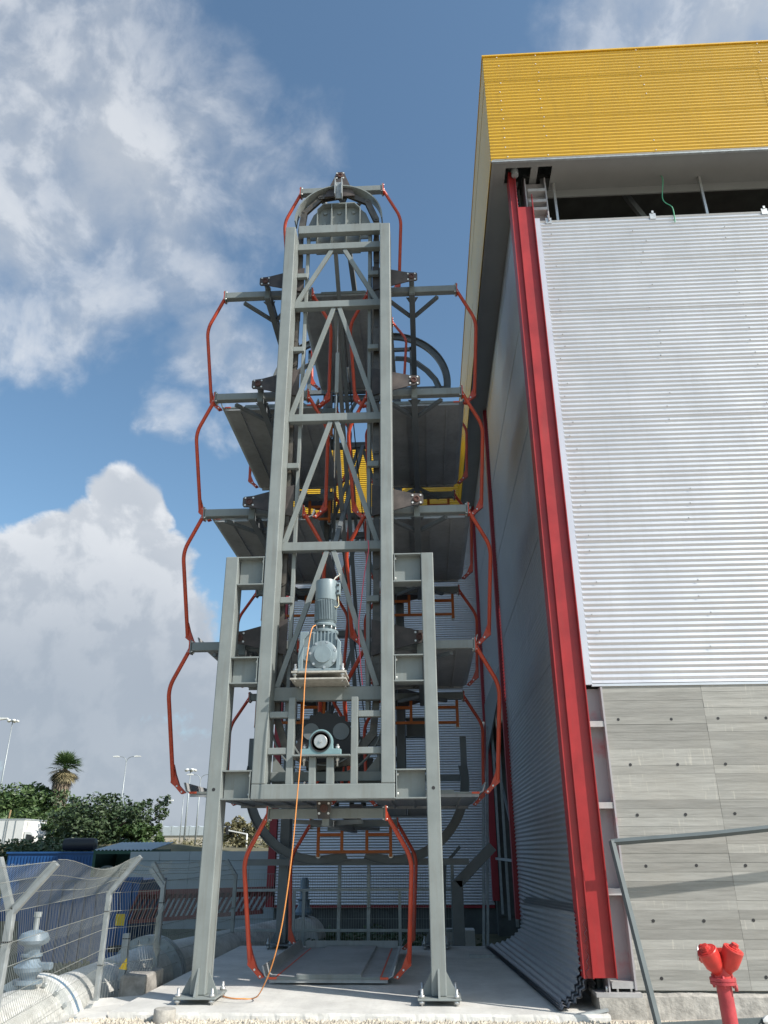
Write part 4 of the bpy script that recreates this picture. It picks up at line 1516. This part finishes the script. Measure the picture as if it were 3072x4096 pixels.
# ------------------------------------------------------------------ water main in the trench
pm = thing('water_main', 'large white water pipe with bolted flanges beside the slab', 'pipe', (-4.75, 10, -.5))
AX = [(-4.55, 4.5, -.36), (-4.75, 10.0, -.36), (-4.66, 14.5, -.34), (-3.6, 20.5, -.40)]
MB().cyl(AX[0], (-4.62, 10.05, -.36), .50, 40).build('pipe_run', pipe_white, pm)
MB().cyl((-4.64, 10.35, -.36), (-4.68, 12.35, -.36), .48, 40).build('pipe_run', pipe_white, pm)
MB().cyl((-4.70, 12.55, -.36), AX[2], .48, 40).build('pipe_run', pipe_white, pm)
MB().cyl(AX[2], AX[3], .46, 36).build('pipe_run', pipe_white, pm)
MB().lathe([(.40, 0), (.40, .22)], (-4.70, 12.34, -.36), (.02, 1, 0), 36).build('dark_coupling', dark, pm)
for k, (c, rr_, mm) in enumerate((((-4.62, 10.06, -.36), .60, white), ((-4.62, 10.16, -.36), .60, mat('blue_gasket', (.08, .17, .28), .6)), ((-4.62, 10.22, -.36), .60, white),
                                ((-4.665, 14.2, -.34), .62, galv), ((-4.66, 14.34, -.34), .62, galv))):
    fl = MB().lathe([(rr_, 0), (rr_, .09 if mm is not MATS.get('blue_gasket') else .05)], c, (.02, 1, 0), 44).build('flange', mm, pm)
    if k in (0, 3):
        for i in range(20):
            a = 2 * math.pi * i / 20
            MB().cyl((c[0] + (rr_ - .06) * math.cos(a), c[1] - .05, c[2] + (rr_ - .06) * math.sin(a)), (c[0] + (rr_ - .06) * math.cos(a), c[1] + .30, c[2] + (rr_ - .06) * math.sin(a)), .024, 6).build('flange_bolt', galv, fl)
av = thing('air_valve', 'blue-grey air valve standing on the white water pipe', 'valve', (-4.6, 9.9, .1))
MB().cyl((-4.60, 9.9, .08), (-4.60, 9.9, .24), .11, 18).lathe([(.20, 0), (.20, .05)], (-4.60, 9.9, .2), n=20).build('riser', valve_m, av)
MB().lathe([(.10, 0), (.13, .05), (.20, .10), (.22, .15), (.14, .20), (.10, .28)], (-4.60, 9.9, .25), n=20).build('valve_body', valve_m, av)
MB().box(-4.56, -4.28, 9.84, 9.96, .36, .45).build('side_outlet', valve_m, av, bevel=.02)
MB().lathe([(.15, 0), (.15, .03), (.11, .04), (.11, .12), (.20, .16), (.22, .2), (.18, .28), (.06, .32)], (-4.60, 9.9, .52), n=20).build('float_dome', valve_m, av)
MB().cyl((-4.60, 9.9, .83), (-4.60, 9.9, 1.0), .04, 12).lathe([(.055, 0), (.055, .06)], (-4.60, 9.9, 1.0), n=10).build('spindle', galv, av)
av.scale = (.8, .8, .84)
gv = thing('gate_valve', 'dark blue valve stack standing on the pipe behind the tower', 'valve', (-2.9, 20, 0))
MB().cyl((-3.05, 20.6, .0), (-3.05, 20.6, .9), .10, 14).lathe([(.2, 0), (.22, .06), (.14, .2), (.14, .3), (.2, .34)], (-3.05, 20.6, .15), n=18).build('valve_body', valve_m, gv)
MB().lathe([(.16, 0), (.16, .05), (.08, .08), (.08, .3)], (-3.05, 20.6, .65), n=16).build('bonnet', valve_m, gv)
cw_ = MB().cyl((-3.05, 19.9, -.35), (-3.0, 20.9, -.35), .46, 36).build('pipe_stub', pipe_white)
tag(cw_, 'short white pipe stub lying behind the ground level carrier', 'pipe')
bk = MB().box(-4.0, -3.66, 11.2, 11.95, -.75, .10).build('concrete_block', mat('rough_grey_concrete', (.27, .255, .235), .9, var=.3, vscale=7, bump=.5, bscale=14), bevel=.03)
tag(bk, 'rough grey concrete block at the corner of the mesh fence', 'block')
sb = MB().box(.0, .9, 18.2, 18.8, -.75, .02).build('concrete_kerb', conc)
tag(sb, 'low pale concrete kerb piece behind the rear fence', 'kerb')

# ------------------------------------------------------------------ foreground bits
cyl = MB().lathe([(.115, 0), (.118, .02), (.118, .12), (.112, .13), (.0, .13)], (-2.93, 9.72, GND), (0.03, 0.0, 1), 26).build('concrete_cylinder', mat('worn_grey_concrete', (.36, .34, .31), .9, var=.25, vscale=9, bump=.4, bscale=30))
tag(cyl, 'small round concrete test cylinder on the gravel left of the slab foot', 'concrete cylinder')
rub = MB()
rr_ = random.Random(31)
for i in range(26):
    x, y = rr_.uniform(-4.1, -3.6), rr_.uniform(9.6, 11.0)
    s = rr_.uniform(.015, .05)
    rub.lathe([(s * .3, -s * .5), (s, -s * .1), (s * .8, s * .4), (s * .2, s * .6)], (x, y, FZ + s * .3), (rr_.uniform(-.3, .3), rr_.uniform(-.3, .3), 1), 6)
o = rub.build('rubble', conc)
tag(struct(o, 'stuff'), 'broken concrete rubble along the foot of the mesh fence', 'rubble')
wt_ = MB()
n = 14
A = [(-4.2 + .05 * math.sin(i), 9.3 + i * .15, FZ + .05 + .03 * math.sin(i * 1.3)) for i in range(n)]
B = [(-3.66 + .04 * math.sin(i * 2.1), 9.3 + i * .15, FZ + .075 + .02 * math.sin(i * 1.7)) for i in range(n)]
C0 = [(x, y, GND - .1) for x, y, z in A]; D0 = [(x + .02, y, GND - .1) for x, y, z in B]
fs = []
for i in range(n - 1):
    fs += [(i, i + 1, n + i + 1, n + i), (n + i, n + i + 1, 3 * n + i + 1, 3 * n + i), (2 * n + i, 2 * n + i + 1, i + 1, i)]
fs += [(0, n, 3 * n, 2 * n), (n - 1, 3 * n - 1, 4 * n - 1, 2 * n - 1)]
wt_._add(A + B + C0 + D0, fs)
struct(wt_.build('concrete_footing', conc))

# twin outlet hydrant
hx, hy = 2.475, 7.9
hyd = thing('fire_hydrant', 'red twin-outlet fire hydrant on a standpipe in front of the concrete wall', 'hydrant', (hx, hy, GND))
MB().cyl((hx + .02, hy, GND - .3), (hx, hy, .50), .076, 26).build('standpipe', hyd_pipe, hyd)
MB().lathe([(.128, 0), (.128, .026)], (hx, hy, .495), n=30).build('lower_flange', hyd_pipe, hyd)
MB().lathe([(.128, 0), (.130, .012), (.128, .030), (.10, .036)], (hx, hy, .525), n=30).build('upper_flange', hyd_pipe, hyd)
for i in range(6):
    a = R(15 + i * 60)
    MB().cyl((hx + .108 * math.cos(a), hy + .108 * math.sin(a), .47), (hx + .108 * math.cos(a), hy + .108 * math.sin(a), .58), .014, 6).build('flange_bolt', hyd_pipe, hyd)
MB().lathe([(.105, 0), (.10, .04), (.085, .10), (.075, .16), (.05, .20)], (hx, hy, .56), n=26).build('hydrant_neck', hyd_red, hyd)
for s, yo in ((-1, -.02), (1, -.02)):
    ax = Vector((s * (.46 if s < 0 else .34), -.30, .84)).normalized()
    base = Vector((hx + s * .018, hy + yo, .565))
    ob = MB().lathe([(.05, 0), (.056, .05), (.062, .08), (.094, .135), (.100, .21), (.102, .29), (.097, .298), (.06, .30)], base, ax, 26).build('outlet', hyd_red, hyd)
    cap = MB()
    cb = base + ax * .293
    cap.lathe([(.082, 0), (.082, .012), (.052, .014), (.048, .03), (.040, .032), (.036, .058), (.025, .06)], cb, ax, 8)
    cap.smooth.clear()
    cap.build('outlet_cap', hyd_red, ob)
MB().bar((hx - .07, hy + .05, .775), (hx + .09, hy + .05, .78), .05, .08).build('valve_bridge', hyd_red, hyd)
MB().lathe([(.085, 0), (.09, .02), (.09, .05), (.07, .07)], (hx - .115, hy + .06, .76), (-1, .25, .1), 24).build('side_cap', hyd_red, hyd)
MB().lathe([(.075, 0), (.078, .012)], (hx - .185, hy + .078, .767), (-1, .25, .1), 24).build('cap_ring', steel, hyd)
MB().cyl((hx + .10, hy - .07, .44), (hx + .10, hy - .07, .50), .018, 8).build('drain_plug', hyd_pipe, hyd)
hyd.scale = (.84, .84, .84)
hyd.location = (2.52, 7.9, -.065)

# bent steel frame leaning on the hall
lf = thing('leaning_steel_frame', 'blue-grey steel angle frame leaning against the concrete wall', 'steel frame', (2.6, 9.7, GND))
MB().bar((2.30, 9.36, GND - .12), (2.098, 9.74, 1.64), .055, .05).build('frame_leg', mat('blue_grey_steel', (.085, .105, .112), .55, var=.1, vscale=5), lf)
MB().tube([(2.09, 9.75, 1.625), (2.6, 9.76, 1.66), (3.2, 9.76, 1.70), (4.6, 9.78, 1.83)], .036, 4).build('frame_top', MATS['blue_grey_steel'], lf)
an = MB().bar((1.50, 9.90, GND + .05), (1.90, 9.98, SLAB + .03), .05, .03).build('steel_angle', galv)
tag(an, 'short steel angle lying across the slab edge by the red column', 'steel angle')
lp = MB().bar((2.35, 9.55, GND + .03), (4.4, 9.93, GND + .06), .05, .05).build('steel_profile', MATS['blue_grey_steel'])
tag(lp, 'steel profile lying on the gravel behind the hydrant', 'steel profile')
bg_ = MB()
rr_ = random.Random(12)
n = 14
vs, fs = [], []
for j in range(7):
    for i in range(n):
        a = 2 * math.pi * i / n
        h = j / 6
        w = (1 - h * h) ** .5 * (1 + .22 * math.sin(3 * a + j) + rr_.uniform(-.1, .1))
        vs.append((3.62 + .20 * w * math.cos(a), 9.72 + .09 * w * math.sin(a), GND + .12 * h * (1 + .2 * math.sin(2 * a))))
for j in range(6):
    for i in range(n):
        fs.append((j * n + i, j * n + (i + 1) % n, (j + 1) * n + (i + 1) % n, (j + 1) * n + i))
bg_._add(vs, fs, True)
o = bg_.build('crumpled_sack', white)
tag(o, 'crumpled white plastic sack on the gravel behind the hydrant', 'sack')

# ------------------------------------------------------------------ yard behind the fence
yb = thing('storage_container', 'blue steel container in the yard behind the mesh fence', 'container', (-12.6, 29, -1))
MB().box(-14.9, -11.62, 29, 31.4, -.95, 1.50).build('container_body', blue, yb)
for i in range(28):
    x = -14.84 + i * .115
    MB().box(x, x + .05, 28.97, 28.999, -.8, 1.42).build('side_rib', blue, yb)
MB().box(-14.95, -11.58, 28.95, 31.45, 1.502, 1.56).build('container_top', blue, yb)
y2 = thing('skip_container', 'low dark blue skip nearest the mesh fence in the yard', 'skip', (-9, 20, -1))
MB().prism([(-9.6, -.85), (-7.2, -.85), (-6.9, .92), (-9.9, .92)], 20, 22.0).build('skip_body', blue, y2)
for i in range(9):
    x = -9.4 + i * .28
    MB().box(x, x + .07, 19.94, 19.999, -.8, .88).build('skip_rib', blue, y2)
MB().box(-9.95, -6.85, 19.93, 20.0, .922, .99).build('skip_rim', blue, y2)
tag(MB().box(-7.0, -6.8, 18.9, 18.91, .05, .28).build('yellow_plate', ywarn), 'small yellow plate hung in the yard behind the mesh fence', 'sign')
shed = thing('yard_shed', 'dark green open shed with pale corrugated roof behind the fence', 'shed', (-10.4, 28, -1))
MB().box(-11.5, -11.4, 28.2, 30.2, -.8, 1.62).box(-9.75, -9.45, 28.0, 30.2, -.8, 1.62).box(-11.5, -9.45, 30.1, 30.2, -.8, 1.62).build('shed_wall', green_shed, shed)
rm = MB()
vs, fs = [], []
for j, (y, z) in enumerate(((27.8, 1.60), (30.3, 1.86))):
    for i in range(121):
        x = -11.3 + 1.98 * i / 120
        vs.append((x, y, z + .02 * math.cos(i / 120 * 2 * math.pi * 15)))
fs = [(i, i + 1, 122 + i, 121 + i) for i in range(120)]
rm._add(vs, fs, True)
rm.build('shed_roof', hoard_m, shed)
MB().box(-11.32, -9.3, 27.78, 27.82, 1.48, 1.58).build('roof_edge', green_shed, shed)
cm = thing('compressor', 'dark machine with round fan guard inside the green shed', 'machine', (-11, 28.4, -1))
MB().box(-11.35, -10.4, 28.4, 29.4, -.8, 1.0).build('machine_body', black, cm, bevel=.05)
MB().lathe([(.42, 0), (.42, .06), (.36, .06), (.36, .0)], (-11.0, 28.39, .7), (0, -1, 0), 24).build('fan_guard', dark, cm)
tk = MB().lathe([(.05, 0), (.20, .05), (.22, .2), (.22, 1.0), (.20, 1.2), (.05, 1.25)], (-13.4, 30.0, 1.80), (1, 0, 0), 18).build('dark_drum', black)
tag(tk, 'dark drum lying on top of the blue container', 'drum')
ho = thing('site_hoarding', 'pale blue-grey corrugated hoarding running behind the yard', 'hoarding', (-7, 26, -1))
for i in range(6):
    a, b = -9.4 + i * .95, -9.4 + (i + 1) * .95 - .01
    for k in range(8):
        MB().box(a, b, 26 - .02 * (k % 2), 26.05, -.6 + k * .27, -.6 + (k + 1) * .27 - .012).build('hoarding_plank', hoard_m, ho)
rack_m = mat('rusty_red_rack', (0.15, 0.03, 0.028), .6, var=.25, vscale=5)
rk = thing('red_rack', 'red steel rack with slanted bars lying behind the mesh fence', 'rack', (-5.2, 19, -.7))
P0, P1 = Vector((-6.9, 20.0, .66)), Vector((-3.5, 18.8, .78))
MB().bar(P0, P1, .09, .10).build('top_rail', rack_m, rk)
MB().bar(P0 + Vector((.0, .1, -.10)), P1 + Vector((0, .1, -.10)), .06, .10).build('second_rail', rack_m, rk)
MB().bar(P0 + Vector((-.2, 0, -.62)), P1 + Vector((-.2, 0, -.45)), .09, .08).build('bottom_rail', rack_m, rk)
for i in range(26):
    t = i / 25
    p = P0.lerp(P1, t)
    q_ = (P0 + Vector((-.2, 0, -.62))).lerp(P1 + Vector((-.2, 0, -.45)), t)
    MB().bar(p, q_ + Vector((-.06, 0, 0)), .05, .05).build('slanted_bar', rack_m, rk)
sh = MB().bar((-7.2, 19.4, -.45), (-3.6, 18.4, -.2), .25, .12).build('timber_beam', mat('dark_timber', (.05, .045, .04), .8))
tag(sh, 'dark timber beam lying below the red rack', 'beam')

# ------------------------------------------------------------------ foliage
def leaves(q, centre, rad, count, size, rr_, squash=.85, droop=.0):
    cx, cy, cz = centre
    for _ in range(count):
        # points near the shell of the clump
        while True:
            p = Vector((rr_.uniform(-1, 1), rr_.uniform(-1, 1), rr_.uniform(-1, 1)))
            if .15 < p.length < 1:
                break
        p = p.normalized() * (p.length ** .45) * rad
        c = Vector((cx + p.x, cy + p.y, cz + p.z * squash))
        a = Vector((rr_.gauss(0, 1), rr_.gauss(0, 1), rr_.gauss(0, .6) - droop)).normalized()
        b = a.cross(Vector((rr_.gauss(0, 1), rr_.gauss(0, 1), rr_.gauss(0, 1)))).normalized()
        s = size * rr_.uniform(.6, 1.35)
        q._add([c - a * s, c + b * s * .45, c + a * s, c - b * s * .45], [(0, 1, 2, 3)])


def tree(label, x, y, z, h, w, m, seed, clumps=34, per=150, size=.16, name='broadleaf_tree', tw=.12):
    rr_ = random.Random(seed)
    t = thing(name, label, 'tree', (x, y, z), 'trees beyond the yard')
    tr = MB()
    tr.tube([(x, y, z - .2), (x + .1, y, z + h * .25), (x - .05, y, z + h * .5)], [tw, tw * .75, tw * .45], 8)
    cr = MB()
    for i in range(clumps):
        a = rr_.uniform(0, 2 * math.pi)
        zz = rr_.random()
        prof = math.sin(math.pi * (.16 + .80 * zz)) ** .6
        rad = w / 2 * prof * (rr_.random() ** .45)
        c = (x + rad * math.cos(a), y + rad * .8 * math.sin(a), z + h * (.14 + .76 * zz) + rr_.uniform(-.1, .1) * h)
        leaves(cr, c, w * rr_.uniform(.10, .17), per, size, rr_)
        if i % 3 == 0:
            tr.tube([(x, y, z + h * .3), ((x + c[0]) / 2, (y + c[1]) / 2, (z + h * .3 + c[2]) / 2 + .1), c], [tw * .4, tw * .25, tw * .1], 5, False)
    # a few twigs standing out of the outline
    for i in range(22):
        a = rr_.uniform(0, 2 * math.pi)
        p = Vector((x + w * .46 * math.cos(a), y + w * .3 * math.sin(a), z + h * rr_.uniform(.55, .92)))
        q_ = p + Vector((math.cos(a) * w * .12, 0, h * rr_.uniform(.03, .14)))
        tr.tube([p, q_], [tw * .12, tw * .05], 4, False)
        leaves(cr, tuple(p.lerp(q_, .6)), w * .055, 34, size, rr_)
        leaves(cr, tuple(q_), w * .035, 16, size, rr_)
    tr.build('trunk', bark, t)
    cr.build('crown', m, t)
    return t


tree('large bushy green tree left of the palm behind the truck', -23.0, 46, 1.5, 3.35, 5.6, leafA, 41, 52, 260, .12)
tree('mid green bushy tree directly below the palm', -19.8, 45, 1.3, 1.75, 4.8, leafB, 42, 40, 240, .115)
tree('dark open-crowned tree right of the palm, with stray twigs', -16.2, 41, 1.3, 2.75, 5.0, leafB, 43, 50, 220, .11)
tree('low green shrub filling the gap behind the truck cab', -21.0, 42.5, 1.5, 2.0, 4.0, leafA, 44, 24, 150, .15, 'shrub', .06)
tree('low green shrub at the right foot of the dark tree', -14.2, 40, 1.5, 1.25, 2.2, leafA, 45, 16, 130, .12, 'shrub', .05)
tree('dull bush left of the traffic signal behind the hoarding', -13.3, 58, 1.9, 1.6, 3.2, scrub_m, 46, 18, 130, .14, 'shrub', .05)
tree('dark bush right of the support column on the far embankment', -12.0, 70, 1.9, 2.2, 4.0, leafB, 47, 20, 120, .17, 'shrub', .05)
hd = MB()
rr_ = random.Random(55)
for i in range(190):
    x = rr_.uniform(-26, -14)
    leaves(hd, (x, rr_.uniform(33.5, 38.5), rr_.uniform(.9, 1.75)), rr_.uniform(.3, .6), 90, .10, rr_)
tag(struct(hd.build('hedge_growth', leafB), 'stuff'), 'dark green undergrowth between the yard and the trees', 'undergrowth')
# fan palm
pt = thing('fan_palm', 'tall fan palm with a skirt of dry fronds above the trees', 'palm', (-21.2, 46, 1.7), 'trees beyond the yard')
rr_ = random.Random(8)
px0, py0 = -21.2, 46
MB().tube([(px0 + .12, py0, 1.5), (px0 + .06, py0, 3.4), (px0, py0, 4.2), (px0 + .02, py0, 5.0), (px0 + .05, py0, 5.9)], [.17, .18, .26, .36, .30], 14).build('trunk', palm_bark, pt)
sk = MB()
for i in range(420):
    a = rr_.uniform(0, 6.283)
    z = rr_.uniform(4.2, 5.5)
    r0 = .20 + .18 * (z - 4.0) / 1.2 + .05 * rr_.random()
    p = Vector((px0 + r0 * math.cos(a), py0 + r0 * math.sin(a), z))
    q_ = p + Vector((.10 * math.cos(a), .10 * math.sin(a), -rr_.uniform(.3, .7)))
    sd2 = Vector((-math.sin(a), math.cos(a), 0)) * .03
    sk._add([p - sd2, p + sd2, q_ + sd2 * .6, q_ - sd2 * .6], [(0, 1, 2, 3)])
sk.build('dry_skirt', palm_bark, pt)


def fronds(q, n, lo, hi, length, rr_, spread):
    c0 = Vector((px0 + .05, py0, 6.0))
    for i in range(n):
        a = rr_.uniform(0, 6.283)
        e = R(rr_.uniform(lo, hi))
        d = Vector((math.cos(a) * math.cos(e), math.sin(a) * math.cos(e), math.sin(e)))
        L = length * rr_.uniform(.75, 1.1)
        hub = c0 + d * L * .45
        side = d.cross(Vector((0, 0, 1))).normalized()
        up = side.cross(d)
        for k in range(15):
            fa = R(-75 + 150 * k / 14)
            ld = (d * math.cos(fa) + side * math.sin(fa)).normalized()
            tip = hub + ld * L * .6 + Vector((0, 0, -.12 * L * rr_.uniform(.5, 1.6)))
            w = ld.cross(up).normalized() * .028
            mid_ = hub.lerp(tip, .55) + up * .03
            q._add([hub, mid_ - w, tip, mid_ + w], [(0, 1, 2, 3)])
        q.bar(c0, hub, .03, .02)


gf_ = MB()
fronds(gf_, 46, 0, 88, 1.15, rr_, 1)
gf_.build('green_crown', palm_g, pt)
df = MB()
fronds(df, 44, -80, -12, 1.0, rr_, 1)
df.build('dry_fronds', palm_d, pt)
ps = MB().cyl((-21.7, 41.5, 1.6), (-21.6, 41.5, 3.55), .045, 8).build('wooden_post', wood)
tag(ps, 'thin wooden post standing in front of the green trees', 'post')

# low scrub on the embankment, a mass nobody could count
rr_ = random.Random(77)
scm = MB()
for i in range(260):
    x = rr_.uniform(-34, 4)
    y = rr_.uniform(40, 95)
    s = rr_.uniform(.3, .75)
    leaves(scm, (x, y, ground_z(x, y) + s * .4), s, 46, .10, rr_, .7)
o = struct(scm.build('scrub', scrub_m), 'stuff')
tag(o, 'dry yellow-green scrub covering the far embankment', 'scrub')
wd = MB()
for i in range(150):
    if i % 3:
        x, y = rr_.uniform(-3.2, 1.2), rr_.uniform(17.8, 23.5)
    else:
        x, y = rr_.uniform(-7.5, -5.3), rr_.uniform(8, 19)
    s = rr_.uniform(.12, .34)
    leaves(wd, (x, y, ground_z(x, y) + s * .5), s, 60, .055, rr_, .8)
o = struct(wd.build('weeds', weed_m), 'stuff')
tag(o, 'green weeds growing in the trench and behind the slab', 'weeds')
# earth mound
mm = MB()
vs, fs = [], []
n, m_ = 40, 12
for j in range(m_ + 1):
    for i in range(n + 1):
        x = -16 + 6.5 * i / n
        h = .75 * math.exp(-((x + 12.6) / 1.1) ** 2) + .25 * math.exp(-((x + 14.8) / 1.0) ** 2)
        t = math.sin(math.pi * j / m_)
        vs.append((x + rr_.uniform(-.05, .05), 37.5 + 1.8 * j / m_, 1.15 + h * t + rr_.uniform(-.07, .07) * t))
for j in range(m_):
    for i in range(n):
        k = j * (n + 1) + i
        fs.append((k, k + 1, k + n + 2, k + n + 1))
mm._add(vs, fs)
struct(mm.build('earth_mound', earth))
rr_ = random.Random(78)
brow = thing('boulder_row', 'row of brown boulders on the bank below the white truck', 'boulders', (-20, 33, 1.2))
for i in range(16):
    x = rr_.uniform(-24, -17.5)
    y = rr_.uniform(32, 33.5)
    s = rr_.uniform(.2, .42)
    q = MB()
    prof = [(s * .5, -s * .5), (s * rr_.uniform(.85, 1.1), -s * .1), (s * rr_.uniform(.7, 1), s * .25), (s * .35, s * .5)]
    q.lathe(prof, (x, y, 1.28 + rr_.uniform(-.15, .1)), (rr_.uniform(-.4, .4), rr_.uniform(-.4, .4), 1), 7)
    q.smooth.clear()
    q.build('boulder', earth, brow)

# ------------------------------------------------------------------ truck, lamps and far things
tk = thing('box_truck', 'white box truck parked in front of the trees at the left edge', 'truck', (-22, 40, 1.6))
by0 = 40.0
bxm = MB().box(-26.2, -20.02, by0, by0 + 2.4, 1.55, 3.02).build('cargo_box', white, tk)
MB().box(-26.25, -19.99, by0 - .02, by0 + 2.42, 3.022, 3.07).build('box_roof_rail', hoard_m, bxm)
for x in (-20.95, -20.85, -20.45, -22.4):
    MB().box(x, x + .03, by0 - .03, by0 - .002, 1.6, 3.0).build('door_bar', galv, bxm)
cab = MB().prism([(-19.99, 1.35), (-19.45, 1.35), (-19.38, 1.9), (-19.48, 2.35), (-19.62, 2.52), (-19.99, 2.52)], by0 + .08, by0 + 2.3).build('cab', white, tk, bevel=.05)
MB().prism([(-19.99, 2.53), (-19.72, 2.53), (-19.80, 2.75), (-19.93, 2.95), (-19.99, 2.95)], by0 + .3, by0 + 2.1).build('roof_deflector', white, tk)
MB().prism([(-19.86, 1.92), (-19.52, 1.92), (-19.57, 2.32), (-19.84, 2.36)], by0 + .06, by0 + .079).build('side_window', glass_dk, cab)
MB().box(-19.50, -19.40, by0 - .10, by0 + .02, 1.98, 2.26).build('wing_mirror', black, cab)
for x in (-19.75, -24.6):
    MB().lathe([(.34, 0), (.34, .22), (.2, .23)], (x, by0 + .3, 1.33), (0, -1, 0), 20).build('wheel', rubber, tk)
MB().box(-26.1, -19.5, by0 + .2, by0 + 2.2, 1.38, 1.545).build('chassis', black, tk)


def lamp_double(name, label, x, y, z0, z1, span, group='double arm street lamps'):
    t = thing(name, label, 'street lamp', (x, y, z0), group)
    MB().tube([(x, y, z0), (x, y, z1 - .5)], [.09, .05], 8).build('pole', galv, t)
    for s in (-1, 1):
        a = MB().tube(smooth_path([(x, y, z1 - .52), (x + s * .12, y, z1 - .18), (x + s * span * .5, y, z1 + .02), (x + s * span, y, z1 + .05)], 4), .035, 6).build('arm', galv, t)
        MB().prism([(x + s * span * .92, z1), (x + s * (span + .55), z1 + .02), (x + s * (span + .58), z1 + .10), (x + s * (span + .1), z1 + .16), (x + s * span * .92, z1 + .1)], y - .13, y + .13).build('lamp_head', white, a)
    return t


lamp_double('street_lamp', 'double arm street lamp rising behind the dark tree', -30.5, 80, 2, 10.35, .85)
lamp_double('street_lamp', 'double arm street lamp half hidden by the left support column', -22.7, 80, 2, 8.55, .85)


def mast(label, x, y, z0, z1):
    t = thing('floodlight_mast', label, 'floodlight mast', (x, y, z0), 'floodlight masts')
    MB().tube([(x, y, z0), (x, y, z1)], [.16, .07], 8).build('pole', galv, t)
    MB().lathe([(.5, 0), (.5, .12)], (x, y, z1), n=16).build('head_ring', galv, t)
    for i in range(5):
        a = i * 2 * math.pi / 5 + .4
        MB().lathe([(.12, 0), (.26, .12), (.28, .3), (.12, .36)], (x + .62 * math.cos(a), y + .62 * math.sin(a), z1 - .1), (math.cos(a) * .4, math.sin(a) * .4, 1), 12).build('floodlight', white, t)
    return t


mast('tall floodlight mast at the left edge of the picture', -64.7, 120, 2, 20.3)
mast('floodlight mast seen left of the support column above the lowest pallet', -35.7, 120, 2, 12.7)
t = thing('street_lamp', 'single arm street lamp reaching in from the left edge', 'street lamp', (-34.2, 60, 2))
MB().tube([(-35.4, 60, 2), (-35.4, 60, 10.6)], [.09, .06], 8).build('pole', galv, t)
MB().tube([(-35.4, 60, 10.5), (-34.4, 60, 11.05), (-33.7, 60, 11.1)], .035, 6).build('arm', galv, t)
MB().prism([(-33.75, 11.0), (-32.8, 11.12), (-32.8, 11.2), (-33.5, 11.22), (-33.75, 11.15)], 59.87, 60.13).build('lamp_head', white, t)
t = thing('street_lamp', 'small single street lamp standing on the embankment left of the support column', 'street lamp', (-19.6, 60, 2))
MB().tube([(-19.6, 60, 1.9), (-19.6, 60, 4.9)], [.05, .035], 8).build('pole', galv, t)
MB().tube([(-19.6, 60, 4.88), (-19.4, 60, 5.0), (-19.2, 60, 5.02)], .025, 6).build('arm', galv, t)
MB().box(-19.3, -18.95, 59.9, 60.1, 4.98, 5.08).build('lamp_head', white, t)
t = thing('thin_pole', 'thin bare pole between the floodlight mast and the double lamp', 'pole', (-24.2, 80, 2))
MB().tube([(-24.25, 80, 2), (-24.25, 80, 6.6)], [.05, .04], 6).build('pole', galv, t)
ts = thing('traffic_signal', 'traffic signal on a cantilever arm beyond the hoarding', 'traffic signal', (-11.0, 50, 1.6))
MB().cyl((-11.03, 50, 1.5), (-11.03, 50, 2.52), .05, 8).build('pole', white, ts)
MB().bar((-11.03, 50, 2.5), (-12.22, 50, 2.72), .06, .07).build('arm', white, ts)
MB().box(-12.33, -12.18, 49.9, 50.1, 2.48, 2.98).build('signal_head', black, ts)
# white sawtooth sheds far behind
for (x0, x1, z0, z1, lab) in ((-52, -40.5, 4.2, 5.85, 'long white scalloped shed on the horizon left of the support column'), (-36, -27.5, 3.9, 5.45, 'white scalloped shed on the horizon between column and guide rail')):
    ws = thing('far_shed', lab, 'building', ((x0 + x1) / 2, 150, 2))
    MB().box(x0, x1, 150, 175, 1.5, z0).build('shed_base', mat('pale_plaster', (.45, .40, .33), .8, var=.1, vscale=.4), ws)
    nb = max(4, int((x1 - x0) / 1.6))
    for i in range(nb):
        a = x0 + (x1 - x0) * i / nb
        b = x0 + (x1 - x0) * (i + 1) / nb
        poly = [(a, z0), (b - .06, z0)] + [(b - .06 - (b - a - .06) * k / 6, z1 - .22 * math.sin(math.pi * k / 6)) for k in range(7)]
        MB().prism(poly, 149.8, 175.1).build('shed_bay', hoard_m, ws)
py = thing('power_pylon', 'tiny lattice power pylon on the far horizon', 'pylon', (-68.7, 300, 2))
for s in (-1, 1):
    MB().bar((-68.7 + s * .9, 300, 2), (-68.7, 300, 11.1), .16, .16).build('pylon_leg', dark, py)
for z, w in ((10.3, 2.0), (9.3, 2.4)):
    MB().bar((-68.7 - w, 300, z), (-68.7 + w, 300, z), .16, .16).build('cross_arm', dark, py)
